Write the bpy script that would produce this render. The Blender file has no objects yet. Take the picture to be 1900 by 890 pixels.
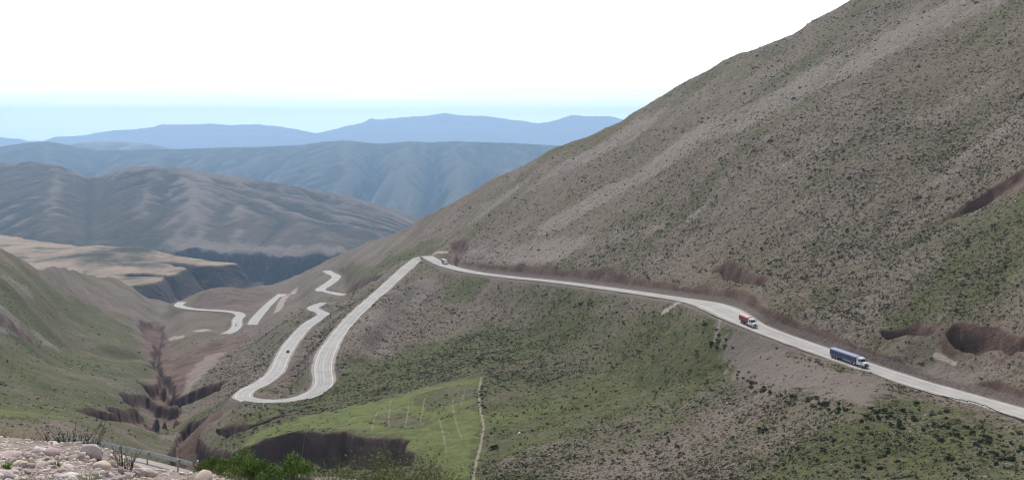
import bpy, bmesh, math, random
import numpy as np
from mathutils import Vector, Matrix
random.seed(7); rng = np.random.default_rng(11)
R = math.radians
scene = bpy.context.scene
COL = scene.collection

# ------------------------------------------------------------------ camera, sky, sun, exposure
F, U0, V0 = 2037.0, 950.0, 240.0            # focal length / optical axis of the photo in its pixels
cam = bpy.data.cameras.new("camera"); camo = bpy.data.objects.new("camera", cam); COL.objects.link(camo)
cam.sensor_width = 36.0; cam.lens = 36.0*F/1900.0
cam.shift_y = -(445.0-V0)/1900.0            # level camera, cropped below the horizon
cam.clip_start = 0.2; cam.clip_end = 200000
camo.location = (0, 0, 0); camo.rotation_euler = (R(90), 0, 0)
scene.camera = camo

SUN_EL, SUN_AZ = 54.0, -12.0                # azimuth from +Y (view direction), negative = left
world = bpy.data.worlds.new("World"); scene.world = world; world.use_nodes = True
nt = world.node_tree; nt.nodes.clear()
def wn(t, **k):
    n = nt.nodes.new(t)
    for a, b in k.items(): setattr(n, a, b)
    return n
out = wn('ShaderNodeOutputWorld'); bg = wn('ShaderNodeBackground'); bg.inputs[1].default_value = 0.09
sky = wn('ShaderNodeTexSky', sky_type='NISHITA', sun_disc=False)
sky.sun_elevation = R(SUN_EL); sky.sun_rotation = R(SUN_AZ); sky.altitude = 3900; sky.air_density = 1.0; sky.dust_density = 0.6; sky.ozone_density = 1.5
tc = wn('ShaderNodeTexCoord'); sep = wn('ShaderNodeSeparateXYZ')
nt.links.new(tc.outputs['Generated'], sep.inputs[0])
mp = wn('ShaderNodeMapping'); mp.inputs['Scale'].default_value = (3.0, 3.0, 75.0)
nt.links.new(tc.outputs['Generated'], mp.inputs['Vector'])
nz = wn('ShaderNodeTexNoise'); nz.inputs['Scale'].default_value = 1.3; nz.inputs['Detail'].default_value = 5
nt.links.new(mp.outputs[0], nz.inputs['Vector'])
def wmath(op, a, b=None, c=None):
    n = wn('ShaderNodeMath', operation=op)
    for i, q in enumerate((a, b, c)):
        if q is None: continue
        if isinstance(q, (int, float)): n.inputs[i].default_value = q
        else: nt.links.new(q, n.inputs[i])
    return n.outputs[0]
def wrange(x, a, b, c, d):
    n = wn('ShaderNodeMapRange'); n.interpolation_type = 'SMOOTHSTEP'
    nt.links.new(x, n.inputs[0])
    for i, q in enumerate((a, b, c, d)): n.inputs[1+i].default_value = q
    return n.outputs[0]
zz = sep.outputs['Z']
e2 = wmath('ADD', zz, wmath('MULTIPLY', wmath('SUBTRACT', nz.outputs['Fac'], 0.5), 0.07))
low = wrange(e2, 0.016, 0.045, 0.0, 1.0)                # white bank of cloud standing above the horizon band
high = wrange(zz, 0.10, 0.34, 1.0, 0.0)                  # breaking up overhead
nz2 = wn('ShaderNodeTexNoise'); nz2.inputs['Scale'].default_value = 3.0; nz2.inputs['Detail'].default_value = 6
nt.links.new(tc.outputs['Generated'], nz2.inputs['Vector'])
brk = wrange(nz2.outputs['Fac'], 0.45, 0.65, 0.0, 0.30)
fac = wmath('MULTIPLY', low, wmath('MAXIMUM', high, brk))
cl = wn('ShaderNodeMixRGB'); cl.inputs['Color2'].default_value = (23.0, 23.0, 22.5, 1)
# thin cloud veil brightening the low band
veil = wn('ShaderNodeMixRGB', blend_type='MIX'); vc = wn('ShaderNodeMixRGB'); vc.inputs['Color1'].default_value = (23.5, 27.5, 17.0, 1); vc.inputs['Color2'].default_value = (22.0, 24.0, 20.0, 1)
nt.links.new(wrange(e2, 0.012, 0.032, 0.0, 1.0), vc.inputs['Fac']); nt.links.new(vc.outputs[0], veil.inputs['Color2'])
nt.links.new(wrange(zz, 0.0, 0.1, 0.9, 0.0), veil.inputs['Fac']); nt.links.new(sky.outputs[0], veil.inputs['Color1'])
nt.links.new(veil.outputs[0], cl.inputs['Color1']); nt.links.new(fac, cl.inputs['Fac'])
nt.links.new(cl.outputs[0], bg.inputs[0]); nt.links.new(bg.outputs[0], out.inputs[0])

sun = bpy.data.lights.new("sun", 'SUN'); sun.energy = 4.1; sun.angle = R(0.55); sun.color = (1.0, 0.955, 0.90)
suno = bpy.data.objects.new("sun", sun); COL.objects.link(suno)
sdir = Vector((math.sin(R(SUN_AZ))*math.cos(R(SUN_EL)), math.cos(R(SUN_AZ))*math.cos(R(SUN_EL)), math.sin(R(SUN_EL))))
suno.rotation_euler = sdir.to_track_quat('Z', 'Y').to_euler(); suno.location = sdir*500

scene.view_settings.view_transform = 'Standard'; scene.view_settings.look = 'None'
scene.view_settings.exposure = 0.15; scene.view_settings.gamma = 1.0
scene.view_settings.use_curve_mapping = False
scene.cycles.use_denoising = True; scene.cycles.filter_width = 1.3; scene.cycles.max_bounces = 4; scene.cycles.diffuse_bounces = 2; scene.cycles.volume_bounces = 1
HAZE_DENSITY, HAZE_COL = 6.2e-5, (0.47, 0.70, 1.0)

# ------------------------------------------------------------------ helpers
def tag(o, label=None, cat=None, group=None, kind=None):
    if label: o['label'] = label
    if cat: o['category'] = cat
    if group: o['group'] = group
    if kind: o['kind'] = kind
    return o

def mesh_np(name, verts, faces, mat=None, smooth=False):
    """verts (n,3), faces (m,k) index array with one k"""
    me = bpy.data.meshes.new(name)
    verts = np.asarray(verts, np.float32); faces = np.asarray(faces, np.int32)
    k = faces.shape[1]
    me.vertices.add(len(verts)); me.vertices.foreach_set('co', verts.ravel())
    me.loops.add(faces.size); me.loops.foreach_set('vertex_index', faces.ravel())
    me.polygons.add(len(faces))
    me.polygons.foreach_set('loop_start', np.arange(0, faces.size, k, dtype=np.int32))
    if smooth: me.polygons.foreach_set('use_smooth', np.ones(len(faces), bool))
    me.update(calc_edges=True); me.validate()
    if mat: me.materials.append(mat)
    return me

def link(name, me, parent=None):
    o = bpy.data.objects.new(name, me); COL.objects.link(o)
    if parent: o.parent = parent
    return o

def add_attr(me, name, arr):                # point colour attribute
    a = me.attributes.new(name, 'FLOAT_COLOR', 'POINT')
    arr = np.asarray(arr, np.float32)
    if arr.shape[1] == 3: arr = np.concatenate([arr, np.ones((len(arr), 1), np.float32)], 1)
    a.data.foreach_set('color', arr.ravel())

def _hash(ix, iy, seed):
    h = (ix.astype(np.int64)*374761393 + iy.astype(np.int64)*668265263 + seed*1442695041) & 0x7fffffff
    h = ((h ^ (h >> 13))*1274126177) & 0x7fffffff
    return ((h ^ (h >> 16)) & 0xffff)/65535.0
def vnoise(x, y, seed=0):                   # value noise in -1..1
    ix = np.floor(x); iy = np.floor(y); fx = x-ix; fy = y-iy
    fx = fx*fx*fx*(fx*(fx*6-15)+10); fy = fy*fy*fy*(fy*(fy*6-15)+10)
    a = _hash(ix, iy, seed); b = _hash(ix+1, iy, seed); c = _hash(ix, iy+1, seed); d = _hash(ix+1, iy+1, seed)
    return 2*((a*(1-fx)+b*fx)*(1-fy)+(c*(1-fx)+d*fx)*fy)-1
def fbm(x, y, oct=4, seed=0, gain=0.5):
    s = 0; a = 1; t = 0
    c, sn = math.cos(0.6), math.sin(0.6)
    for i in range(oct):
        s = s + a*vnoise(x, y, seed+i*17); t += a; a *= gain
        x, y = (c*x-sn*y)*2.03+11.3, (sn*x+c*y)*2.03-5.7
    return s/t
def ridged(x, y, oct=4, seed=0):
    s = 0; a = 1; t = 0
    for i in range(oct):
        s = s + a*(1-np.abs(vnoise(x, y, seed+i*31))); t += a; a *= 0.5
        x, y = x*2.1+3.1, y*2.1+7.7
    return s/t
def sstep(a, b, x):
    t = np.clip((x-a)/(b-a), 0, 1); return t*t*(3-2*t)

def P(u, v, d): return ((u-U0)/F*d, d, -(v-V0)/F*d)

class TPS2:                                 # thin plate spline in the photo's plane: a plane in space is exact in 1/d
    def __init__(s, pts, lam=1e-4):
        p = np.array([(a/500., b/500.) for a, b, _ in pts]); w = np.array([1000./c for _, _, c in pts])
        n = len(p); r2 = ((p[:, None]-p[None])**2).sum(-1)
        K = 0.5*r2*np.log(r2+1e-12) + lam*np.eye(n); Q = np.c_[np.ones(n), p]
        A = np.block([[K, Q], [Q.T, np.zeros((3, 3))]])
        sol = np.linalg.solve(A, np.r_[w, np.zeros(3)]); s.p = p; s.c = sol[:n]; s.a = sol[n:]
    def __call__(s, u, v):
        q = np.stack([np.ravel(u)/500., np.ravel(v)/500.], 1); o = np.empty(len(q))
        for i in range(0, len(q), 20000):
            b = q[i:i+20000]; r2 = ((b[:, None]-s.p[None])**2).sum(-1)
            o[i:i+20000] = (0.5*r2*np.log(r2+1e-12))@s.c + s.a[0] + b@s.a[1:]
        return 1000./np.clip(o, 0.12, 8).reshape(np.shape(u))

def catmull(pts, n=14):
    p = np.array(pts, float); p = np.vstack([2*p[0]-p[1], p, 2*p[-1]-p[-2]]); o = []
    for i in range(1, len(p)-2):
        for k in range(n):
            t = k/n; a, b, c, d = p[i-1], p[i], p[i+1], p[i+2]
            o.append(.5*((2*b)+(-a+c)*t+(2*a-5*b+4*c-d)*t*t+(-a+3*b-3*c+d)*t**3))
    o.append(p[-2]); return np.array(o)
def resample(p, step):
    s = np.r_[0, np.cumsum(np.linalg.norm(np.diff(p[:, :2], axis=0), axis=1))]
    q = np.linspace(0, s[-1], max(2, int(s[-1]/step)+1))
    return np.stack([np.interp(q, s, p[:, k]) for k in range(p.shape[1])], 1)

def poly_sd(px, py, poly):                  # signed distance, positive inside
    poly = np.asarray(poly, float); n = len(poly)
    d2 = np.full(px.shape, 1e18); ins = np.zeros(px.shape, bool)
    for i in range(n):
        ax, ay = poly[i]; bx, by = poly[(i+1) % n]
        ex, ey = bx-ax, by-ay; L = ex*ex+ey*ey+1e-12
        t = np.clip(((px-ax)*ex+(py-ay)*ey)/L, 0, 1)
        d2 = np.minimum(d2, (px-ax-t*ex)**2+(py-ay-t*ey)**2)
        c = ((ay > py) != (by > py)) & (px < ex*(py-ay)/(ey if abs(ey) > 1e-9 else 1e-9)+ax)
        ins ^= c
    return np.where(ins, 1, -1)*np.sqrt(d2)
def seg_dist(px, py, line):
    line = np.asarray(line, float); d2 = np.full(px.shape, 1e18)
    for i in range(len(line)-1):
        ax, ay = line[i]; ex, ey = line[i+1]-line[i]; L = ex*ex+ey*ey+1e-12
        t = np.clip(((px-ax)*ex+(py-ay)*ey)/L, 0, 1)
        d2 = np.minimum(d2, (px-ax-t*ex)**2+(py-ay-t*ey)**2)
    return np.sqrt(d2)

# ------------------------------------------------------------------ materials
def new_mat(name):
    m = bpy.data.materials.new(name); m.use_nodes = True; return m, m.node_tree, m.node_tree.nodes['Principled BSDF']
class N:
    def __init__(s, t): s.t = t
    def n(s, ty, **k):
        n = s.t.nodes.new(ty)
        for a, b in k.items(): setattr(n, a, b)
        return n
    def put(s, sock, v):
        if isinstance(v, (int, float)): sock.default_value = v
        elif isinstance(v, (tuple, list)): sock.default_value = tuple(v)+((1,) if len(v) == 3 and len(sock.default_value) == 4 else ())
        else: s.t.links.new(v, sock)
    def noise(s, vec, scale, det=4, rough=.55, dist=0.):
        n = s.n('ShaderNodeTexNoise'); s.t.links.new(vec, n.inputs['Vector'])
        n.inputs['Scale'].default_value = scale; n.inputs['Detail'].default_value = det; n.inputs['Roughness'].default_value = rough
        n.inputs['Distortion'].default_value = dist
        return n.outputs['Fac']
    def mix(s, f, a, b, mode='MIX'):
        n = s.n('ShaderNodeMixRGB', blend_type=mode); s.put(n.inputs[0], f); s.put(n.inputs[1], a); s.put(n.inputs[2], b); return n.outputs[0]
    def math(s, op, a, b=0., c=0.):
        n = s.n('ShaderNodeMath', operation=op); s.put(n.inputs[0], a); s.put(n.inputs[1], b); s.put(n.inputs[2], c); return n.outputs[0]
    def rng(s, x, a, b, c=0., d=1., smooth=True):
        n = s.n('ShaderNodeMapRange'); n.interpolation_type = 'SMOOTHSTEP' if smooth else 'LINEAR'
        s.put(n.inputs[0], x)
        for i, q in enumerate((a, b, c, d)): s.put(n.inputs[1+i], q)
        return n.outputs[0]
    def attr(s, name):
        n = s.n('ShaderNodeAttribute'); n.attribute_name = name
        sp = s.n('ShaderNodeSeparateColor'); s.t.links.new(n.outputs['Color'], sp.inputs[0]); return sp.outputs, n
    def pos(s):
        return s.n('ShaderNodeNewGeometry').outputs['Position']
    def bump(s, h, strength, dist):
        n = s.n('ShaderNodeBump'); s.put(n.inputs['Height'], h); n.inputs['Strength'].default_value = strength; n.inputs['Distance'].default_value = dist
        return n.outputs[0]
def simple(name, col, rough=.6, metal=0., var=.12, scale=6., spec=.4):
    m, t, b = new_mat(name); g = N(t)
    tcn = g.n('ShaderNodeTexCoord')
    f = g.noise(tcn.outputs['Object'], scale, 4)
    lo = tuple(max(0, c*(1-var*1.6)) for c in col); hi = tuple(min(1, c*(1+var)) for c in col)
    g.put(b.inputs['Base Color'], g.mix(g.rng(f, .35, .65), lo, hi))
    b.inputs['Roughness'].default_value = rough; b.inputs['Metallic'].default_value = metal
    b.inputs['Specular IOR Level'].default_value = spec
    return m

def terrain_material():
    m, t, b = new_mat('mountain_ground'); g = N(t); p = g.pos()
    (green, stone, bare), _ = g.attr('cover')
    (scrub, gravel, path), _ = g.attr('cover2')
    n_big = g.noise(p, .012, 5); n_mid = g.noise(p, .06, 5, .6); n_m2 = g.noise(p, .25, 4, .6)
    n_fin = g.noise(p, 1.1, 3, .65); n_vf = g.noise(p, 4.5, 3, .7)
    soil = g.mix(g.rng(n_mid, .3, .7), (.124, .095, .076), (.184, .147, .122))
    soil = g.mix(g.rng(n_big, .4, .65), soil, (.142, .110, .080))
    soil = g.mix(g.rng(n_fin, .42, .72, 0, .75), soil, (.225, .190, .165))
    grass = g.mix(g.rng(n_m2, .3, .7), (.060, .067, .027), (.108, .110, .048))
    grass = g.mix(g.rng(n_mid, .45, .7, 0, .7), grass, (.118, .104, .062))
    gr = g.rng(g.math('ADD', green, g.math('MULTIPLY', g.math('SUBTRACT', g.math('ADD', g.math('MULTIPLY', n_m2, .6), g.math('MULTIPLY', n_fin, .4)), .5), 1.6)), .25, .75)
    c = g.mix(gr, soil, g.mix(g.rng(green, .95, 1.2, 0, .85), grass, g.mix(g.rng(n_m2, .3, .7), (.095, .118, .038), (.148, .166, .058))))
    # scrub and tufts too small to stand as bushes: dark speckle
    vo = g.n('ShaderNodeTexVoronoi'); t.links.new(p, vo.inputs['Vector']); vo.inputs['Scale'].default_value = .42
    dot = g.rng(g.math('ADD', vo.outputs['Distance'], g.math('MULTIPLY', n_fin, .5)), .42, .72, 1, 0)
    dotm = g.math('MULTIPLY', dot, g.rng(g.math('ADD', scrub, g.math('SUBTRACT', n_mid, .5)), .15, .7))
    c = g.mix(g.math('MULTIPLY', dotm, .85), c, g.mix(n_m2, (.040, .046, .022), (.075, .075, .04)))
    # pale scree stones
    vs = g.n('ShaderNodeTexVoronoi'); t.links.new(p, vs.inputs['Vector']); vs.inputs['Scale'].default_value = 1.0
    st = g.rng(vs.outputs['Distance'], .18, .38, 1, 0)
    stm = g.math('MULTIPLY', g.math('MULTIPLY', st, g.rng(n_fin, .35, .6)), g.rng(g.math('ADD', stone, g.math('SUBTRACT', n_mid, .5)), .05, .8))
    c = g.mix(g.rng(g.math('ADD', stone, g.math('MULTIPLY', g.math('SUBTRACT', n_m2, .5), 1.2)), .3, 1.1, 0, .6), c, (.215, .184, .160))
    c = g.mix(stm, c, g.mix(n_vf, (.34, .30, .275), (.50, .46, .43)))
    bare_c = g.mix(g.rng(n_mid, .35, .65), (.094, .060, .047), (.155, .106, .086))
    c = g.mix(g.rng(g.math('ADD', bare, g.math('MULTIPLY', g.math('SUBTRACT', n_m2, .5), .8)), .3, .7), c, bare_c)
    c = g.mix(g.rng(g.math('ADD', gravel, g.math('MULTIPLY', g.math('SUBTRACT', n_m2, .5), .6)), .3, .7, 0, .9), c, g.mix(n_fin, (.138, .113, .097), (.205, .172, .150)))
    c = g.mix(g.rng(path, .2, .8, 0, .85), c, (.36, .30, .265))
    g.put(b.inputs['Base Color'], c); b.inputs['Roughness'].default_value = .95; b.inputs['Specular IOR Level'].default_value = .1
    h = g.math('ADD', g.math('MULTIPLY', n_fin, .6), g.math('ADD', g.math('MULTIPLY', n_vf, .15), g.math('MULTIPLY', n_m2, 1.2)))
    g.put(b.inputs['Normal'], g.bump(h, .8, .9))
    return m

def hill_material(name, cols, sc, bump=1.):
    """cols: scrub, grass, soil, pale, cliff"""
    m, t, b = new_mat(name); g = N(t); p = g.pos()
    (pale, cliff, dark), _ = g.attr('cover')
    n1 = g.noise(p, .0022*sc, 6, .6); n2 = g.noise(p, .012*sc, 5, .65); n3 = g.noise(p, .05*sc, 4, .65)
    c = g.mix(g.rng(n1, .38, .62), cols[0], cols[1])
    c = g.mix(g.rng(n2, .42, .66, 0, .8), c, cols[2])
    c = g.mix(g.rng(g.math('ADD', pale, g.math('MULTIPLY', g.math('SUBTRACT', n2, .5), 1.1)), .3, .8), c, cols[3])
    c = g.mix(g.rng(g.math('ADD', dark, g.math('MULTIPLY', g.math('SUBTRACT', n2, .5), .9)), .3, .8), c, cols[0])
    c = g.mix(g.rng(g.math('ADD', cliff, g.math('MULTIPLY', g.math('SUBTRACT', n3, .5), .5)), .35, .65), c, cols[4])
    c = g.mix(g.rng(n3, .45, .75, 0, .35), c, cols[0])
    g.put(b.inputs['Base Color'], c); b.inputs['Roughness'].default_value = 1.; b.inputs['Specular IOR Level'].default_value = .05
    g.put(b.inputs['Normal'], g.bump(g.math('ADD', g.math('MULTIPLY', n2, 1.), g.math('MULTIPLY', n3, .35)), .7*bump, 25./sc))
    return m

# ------------------------------------------------------------------ main terrain: control points (photo column, photo row, metres)
RIGHT_ROAD = [(2080, 822, 268), (1900, 767, 312), (1780, 733, 345), (1690, 707, 364), (1600, 677, 384), (1500, 642, 412), (1420, 613, 438), (1380, 595, 452),
              (1340, 574, 478), (1300, 561, 502), (1200, 545, 560), (1100, 531, 625), (1020, 521, 680), (950, 514, 730), (880, 505, 795), (835, 495, 850), (812, 486, 880), (797, 478, 905)]
CORNER = [(788, 474.5, 925), (776, 480, 918)]
MID_ROAD = [(764, 489, 900), (740, 510, 858), (700, 547, 792), (660, 583, 728), (628, 620, 676), (606, 655, 632), (599, 685, 602), (603, 708, 582), (590, 727, 566), (555, 740, 556),
            (510, 746, 552), (470, 743, 556), (448, 736, 568), (462, 722, 590), (490, 708, 618), (513, 688, 652), (525, 662, 696), (541, 636, 742), (566, 607, 806), (590, 590, 850), (602, 583, 872), (588, 576, 905), (580, 571, 930), (590, 566, 962), (604, 561, 990)]
LOWER_ROAD = [(640, 547, 1105), (615, 543, 1128), (594, 538, 1150), (603, 531, 1185), (620, 519, 1240), (624, 512, 1285), (612, 506, 1330), (606, 502, 1360)]
FAR_ROAD_A = [(524, 545, 1345), (505, 560, 1290), (486, 578, 1230), (474, 592, 1185), (468, 602, 1155)]
FAR_ROAD_B = [(418, 619, 1110), (432, 613, 1128), (440, 603, 1155), (440, 592, 1190), (447, 585, 1215), (436, 579, 1245), (405, 576, 1272), (370, 574, 1300), (345, 571, 1325), (331, 566, 1360), (338, 560, 1400)]
TRACK = [(548, 536, 1400), (530, 552, 1335), (513, 575, 1255)]
A = RIGHT_ROAD + CORNER + MID_ROAD + LOWER_ROAD + FAR_ROAD_A + FAR_ROAD_B
A = A[::1] + [
 # below the right-hand road
 (2080, 890, 232), (1900, 890, 252), (1650, 890, 278), (1400, 890, 308), (1100, 890, 350), (900, 890, 378), (750, 890, 396), (600, 890, 408), (420, 890, 420), (200, 890, 385), (0, 890, 340), (-150, 890, 310),
 (1780, 800, 302), (1600, 760, 326), (1400, 760, 378), (1200, 760, 424), (1000, 760, 458), (1400, 680, 414), (1240, 640, 492), (1100, 640, 545), (950, 640, 612), (950, 575, 680), (830, 560, 770), (760, 560, 800),
 (700, 640, 668), (800, 640, 660), (660, 690, 590), (760, 700, 560), (890, 700, 525), (890, 800, 430), (760, 780, 462), (640, 765, 500), (560, 800, 470), (480, 800, 485), (720, 830, 432), (560, 860, 425), (540, 700, 640), (560, 670, 690), (600, 620, 770), (640, 580, 775), (700, 520, 930),
 # left side of the valley
 (0, 800, 420), (0, 740, 540), (100, 740, 590), (-150, 740, 500), (-150, 600, 640), (0, 640, 680), (0, 600, 730), (0, 520, 850), (0, 462, 980), (-150, 420, 900), (-150, 830, 370), (100, 800, 440), (200, 830, 455),
 (150, 620, 970), (150, 700, 740), (150, 560, 1110), (150, 502, 1300), (250, 600, 1180), (250, 535, 1440), (290, 625, 1170), (250, 690, 850), (300, 700, 870), (310, 645, 1090), (300, 590, 1340), (315, 566, 1440),
 (300, 760, 710), (250, 790, 590), (340, 830, 545), (350, 690, 860), (420, 640, 1000), (380, 611, 1130), (328, 627, 1115), (395, 745, 640), (380, 785, 570), (430, 805, 500), (440, 690, 740), (480, 650, 850),
 # knoll and the flank beyond the corner
 (345, 556, 1450), (390, 541, 1460), (430, 534, 1480), (480, 545, 1440), (500, 527, 1600), (560, 505, 1560), (600, 487, 1510), (640, 466, 1440), (700, 445, 1340), (740, 430, 1260), (800, 393, 1140), (850, 368, 1080),
 (560, 560, 1180), (660, 500, 1180), (740, 460, 1080), (700, 480, 1160), (560, 530, 1350),
 # the big slope
 (905, 335, 1050), (960, 310, 1030), (1030, 272, 1010), (1100, 249, 1000), (1220, 180, 960), (1343, 112, 915), (1477, 58, 868), (1576, 0, 835), (1900, 0, 640), (1900, -180, 800), (1740, -100, 850), (2080, -250, 760), (2080, 250, 400),
 (1300, 300, 690), (1600, 300, 548), (1600, 150, 650), (1900, 250, 490), (1900, 500, 388), (1900, 640, 345), (1600, 550, 436), (1450, 450, 512), (1300, 450, 585), (1100, 400, 745), (950, 420, 850), (850, 445, 925), (1750, 620, 378), (2080, 500, 320), (800, 440, 1000)]
SIL = np.array([(-150, 420), (0, 462), (20, 472), (55, 484), (110, 494), (160, 502), (200, 510), (225, 518), (250, 535), (270, 546), (300, 556), (330, 560), (345, 555), (380, 541), (420, 531), (470, 530), (500, 527), (520, 520), (560, 505), (600, 487), (640, 466), (700, 445), (740, 430), (800, 393), (850, 368), (905, 335), (960, 310), (1030, 272), (1100, 249), (1167, 216), (1221, 180), (1275, 148), (1320, 128), (1343, 112), (1379, 94), (1415, 85), (1477, 58), (1513, 31), (1576, 0), (1650, -45), (1750, -105), (1900, -185), (2080, -260)], float)
field = TPS2(A)

us = np.r_[np.linspace(-2600, -170, 60), np.arange(-150, 2051, 2.6), np.linspace(2070, 4600, 60)]
ds = np.r_[np.geomspace(1.5, 6, 20, endpoint=False), np.geomspace(6, 18, 110, endpoint=False), np.geomspace(18, 110, 120, endpoint=False), np.geomspace(110, 230, 90, endpoint=False), np.geomspace(230, 1000, 760, endpoint=False), np.geomspace(1000, 1700, 120, endpoint=False), np.geomspace(1700, 2300, 25)]
NU, ND = len(us), len(ds)
uc = np.clip(us, -150, 2060)
sil = np.interp(uc, SIL[:, 0], SIL[:, 1])
NV = 260
tt = np.linspace(0, 1, NV)[None]
VV = 890 + (sil[:, None]-890)*tt
DD = field(np.repeat(uc[:, None], NV, 1), VV)
bad = (np.diff(DD, axis=1) < 0).mean()
print('field: falling share', round(float(bad), 4), 'range', DD.min(), DD.max())
DD = np.maximum.accumulate(DD, axis=1) + np.arange(NV)[None]*1e-3
ZZ = -(VV-V0)/F*DD
lipv = np.interp(uc, [-150, 0, 60, 150, 200, 235, 270, 330, 430, 600, 900, 2060], [834, 836, 839, 844, 856, 878, 893, 899, 902, 915, 935, 960])
Z = np.empty((NU, ND))
for i in range(NU):
    d9, z9 = DD[i, 0], ZZ[i, 0]
    lip = -(lipv[i]-V0)/F*11.
    nd = [0, 6, 9, 11.5, 17, 30, 60, 95, .75*d9]; nz_ = [-1.9, lip+.62, lip+.22, lip, lip-2.6, -12.2, -24.5, -34., .75*z9-11]
    dT, zT = DD[i, -1], ZZ[i, -1]
    q = np.array([1.03, 1.08, 1.2, 1.5, 2.2, 3.2])*dT
    zt = np.maximum(zT-np.array([.02, .045, .12, .27, .5, .8])*dT, -500)
    Z[i] = np.interp(ds, np.r_[nd, DD[i], q], np.r_[nz_, ZZ[i], zt])
k = np.array([1, 4, 6, 4, 1.])/16
for _ in range(3): Z[2:-2] = sum(w*Z[j:NU-4+j] for j, w in enumerate(k))
D2 = np.repeat(ds[None], NU, 0); U2 = np.repeat(us[:, None], ND, 1)
X = (U2-U0)/F*D2; Y = D2.copy()
far_w = sstep(110, 260, D2)
lens = np.hypot(X, Y)
# ravines on the left-hand valley side
left_w = far_w*sstep(340, 260, U2)*sstep(380, 620, D2)
Z = Z-left_w*(3.5+3*sstep(1250, 800, D2))*np.clip(ridged(X/95+.2*fbm(X/60, Y/60, 2, 71), Y/240, 3, 73)-.62, -.4, .4)*2.2
# rolling relief, rills and hummocks
Zs = Z + far_w*(2.6*fbm(X/70, Y/70, 3, 3)+0.9*fbm(X/17, Y/17, 3, 9)+.35*fbm(X/5, Y/5, 2, 21))
Zs += sstep(900, 1300, D2)*5*fbm(X/90, Y/90, 4, 33)
_al = X*.44-Y*.90; _dn = X*.90+Y*.44
Zs += far_w*sstep(900, 1300, U2+.25*(D2-300))*2.4*(ridged(_al/34+.25*fbm(X/50, Y/50, 2, 81), _dn/260, 3, 83)-.6)
near_w = 1-sstep(14, 24, D2)
Zs += near_w*(.10*fbm(X/1.3, Y/1.3, 3, 41)+.04*fbm(X/.35, Y/.35, 3, 47))*sstep(5, 8, D2)
ND_SIL = DD[:, -1]

def cuv(u): return np.interp(u, us, np.arange(NU))
def cdd(d): return np.interp(d, ds, np.arange(ND))
def H_of(Zg, x, y):
    x = np.atleast_1d(np.asarray(x, float)); y = np.atleast_1d(np.asarray(y, float))
    a = np.clip(cuv(x/np.maximum(y, 1e-6)*F+U0), 0, NU-1.001); b = np.clip(cdd(y), 0, ND-1.001)
    i = a.astype(int); j = b.astype(int); fa = a-i; fb = b-j
    return (Zg[i, j]*(1-fa)+Zg[i+1, j]*fa)*(1-fb)+(Zg[i, j+1]*(1-fa)+Zg[i+1, j+1]*fa)*fb
def ground_pt(u, v):                        # point of the visible terrain seen at a pixel of the photo
    d = float(field(np.array([u], float), np.array([v], float))[0]); return P(u, v, d)
def uvpoly(pts): return [ground_pt(u, v)[:2] for u, v in pts]

# masks: green, stone, bare | scrub, gravel, path
M1 = np.zeros((NU, ND, 3)); M2 = np.zeros((NU, ND, 3))
def window(poly, pad):
    poly = np.asarray(poly); x0, y0 = poly.min(0)-pad; x1, y1 = poly.max(0)+pad
    return (X > x0) & (X < x1) & (Y > y0) & (Y < y1)

# ---- erosion gullies: polygons in plan (from their rims in the photo) lowered with steep walls
def gully(pix, depth, wall=2.6, bare=1.0, rough=2.4, rs=9.):
    global Zs
    poly = uvpoly(pix); w = window(poly, 14)
    x, y = X[w], Y[w]
    sd = poly_sd(x, y, poly) + rough*fbm(x/rs, y/rs, 3, 77)
    c = sstep(0, wall, sd)
    dep = depth*(1+.15*fbm(x/15, y/15, 2, 8))
    z0 = Zs[w]; Zs[w] = z0 - np.maximum(0, dep*c)
    wallm = sstep(-1., .5, sd)*(1-sstep(wall+1.5, wall+6, sd))
    M1[w, 2] = np.maximum(M1[w, 2], bare*wallm)
gully([(398, 852), (430, 838), (460, 828), (492, 815), (540, 806), (580, 803), (630, 809), (642, 805), (660, 812), (700, 815), (735, 818), (758, 819), (748, 836), (768, 842), (772, 858), (700, 874), (600, 876), (500, 872), (430, 872), (380, 870)], 11.5)
gully([(300, 872), (320, 835), (345, 812), (370, 808), (400, 832), (440, 838), (400, 868), (350, 890)], 9)
gully([(132, 764), (165, 764), (197, 768), (239, 780), (262, 788), (300, 800), (300, 815), (240, 800), (180, 783)], 7)
gully([(194, 752), (222, 747), (261, 748), (281, 761), (305, 775), (330, 768), (330, 790), (290, 795), (240, 786), (200, 765)], 9)
gully([(222, 731), (272, 727), (295, 744), (318, 752), (340, 745), (330, 775), (290, 770), (262, 750), (230, 741)], 8)
gully([(253, 709), (298, 707), (318, 720), (331, 733), (362, 716), (395, 706), (430, 700), (408, 722), (366, 740), (340, 752), (300, 742), (270, 722)], 10)
gully([(285, 640), (300, 625), (300, 655), (303, 690), (322, 712), (335, 730), (318, 735), (296, 705), (276, 680)], 8, 3, .9, 5., 16.)
gully([(255, 603), (285, 596), (308, 612), (306, 645), (286, 648), (270, 622)], 6, 5, .7, 6., 18.)
gully([(395, 800), (430, 788), (470, 783), (520, 770), (540, 768), (500, 780), (455, 795), (420, 810)], 4.5, 1.5)
gully([(330, 800), (352, 782), (372, 778), (420, 772), (380, 790), (350, 830), (330, 850), (310, 845)], 8)
gully([(245, 800), (290, 778), (322, 772), (330, 785), (300, 800), (270, 810)], 6)
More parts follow.
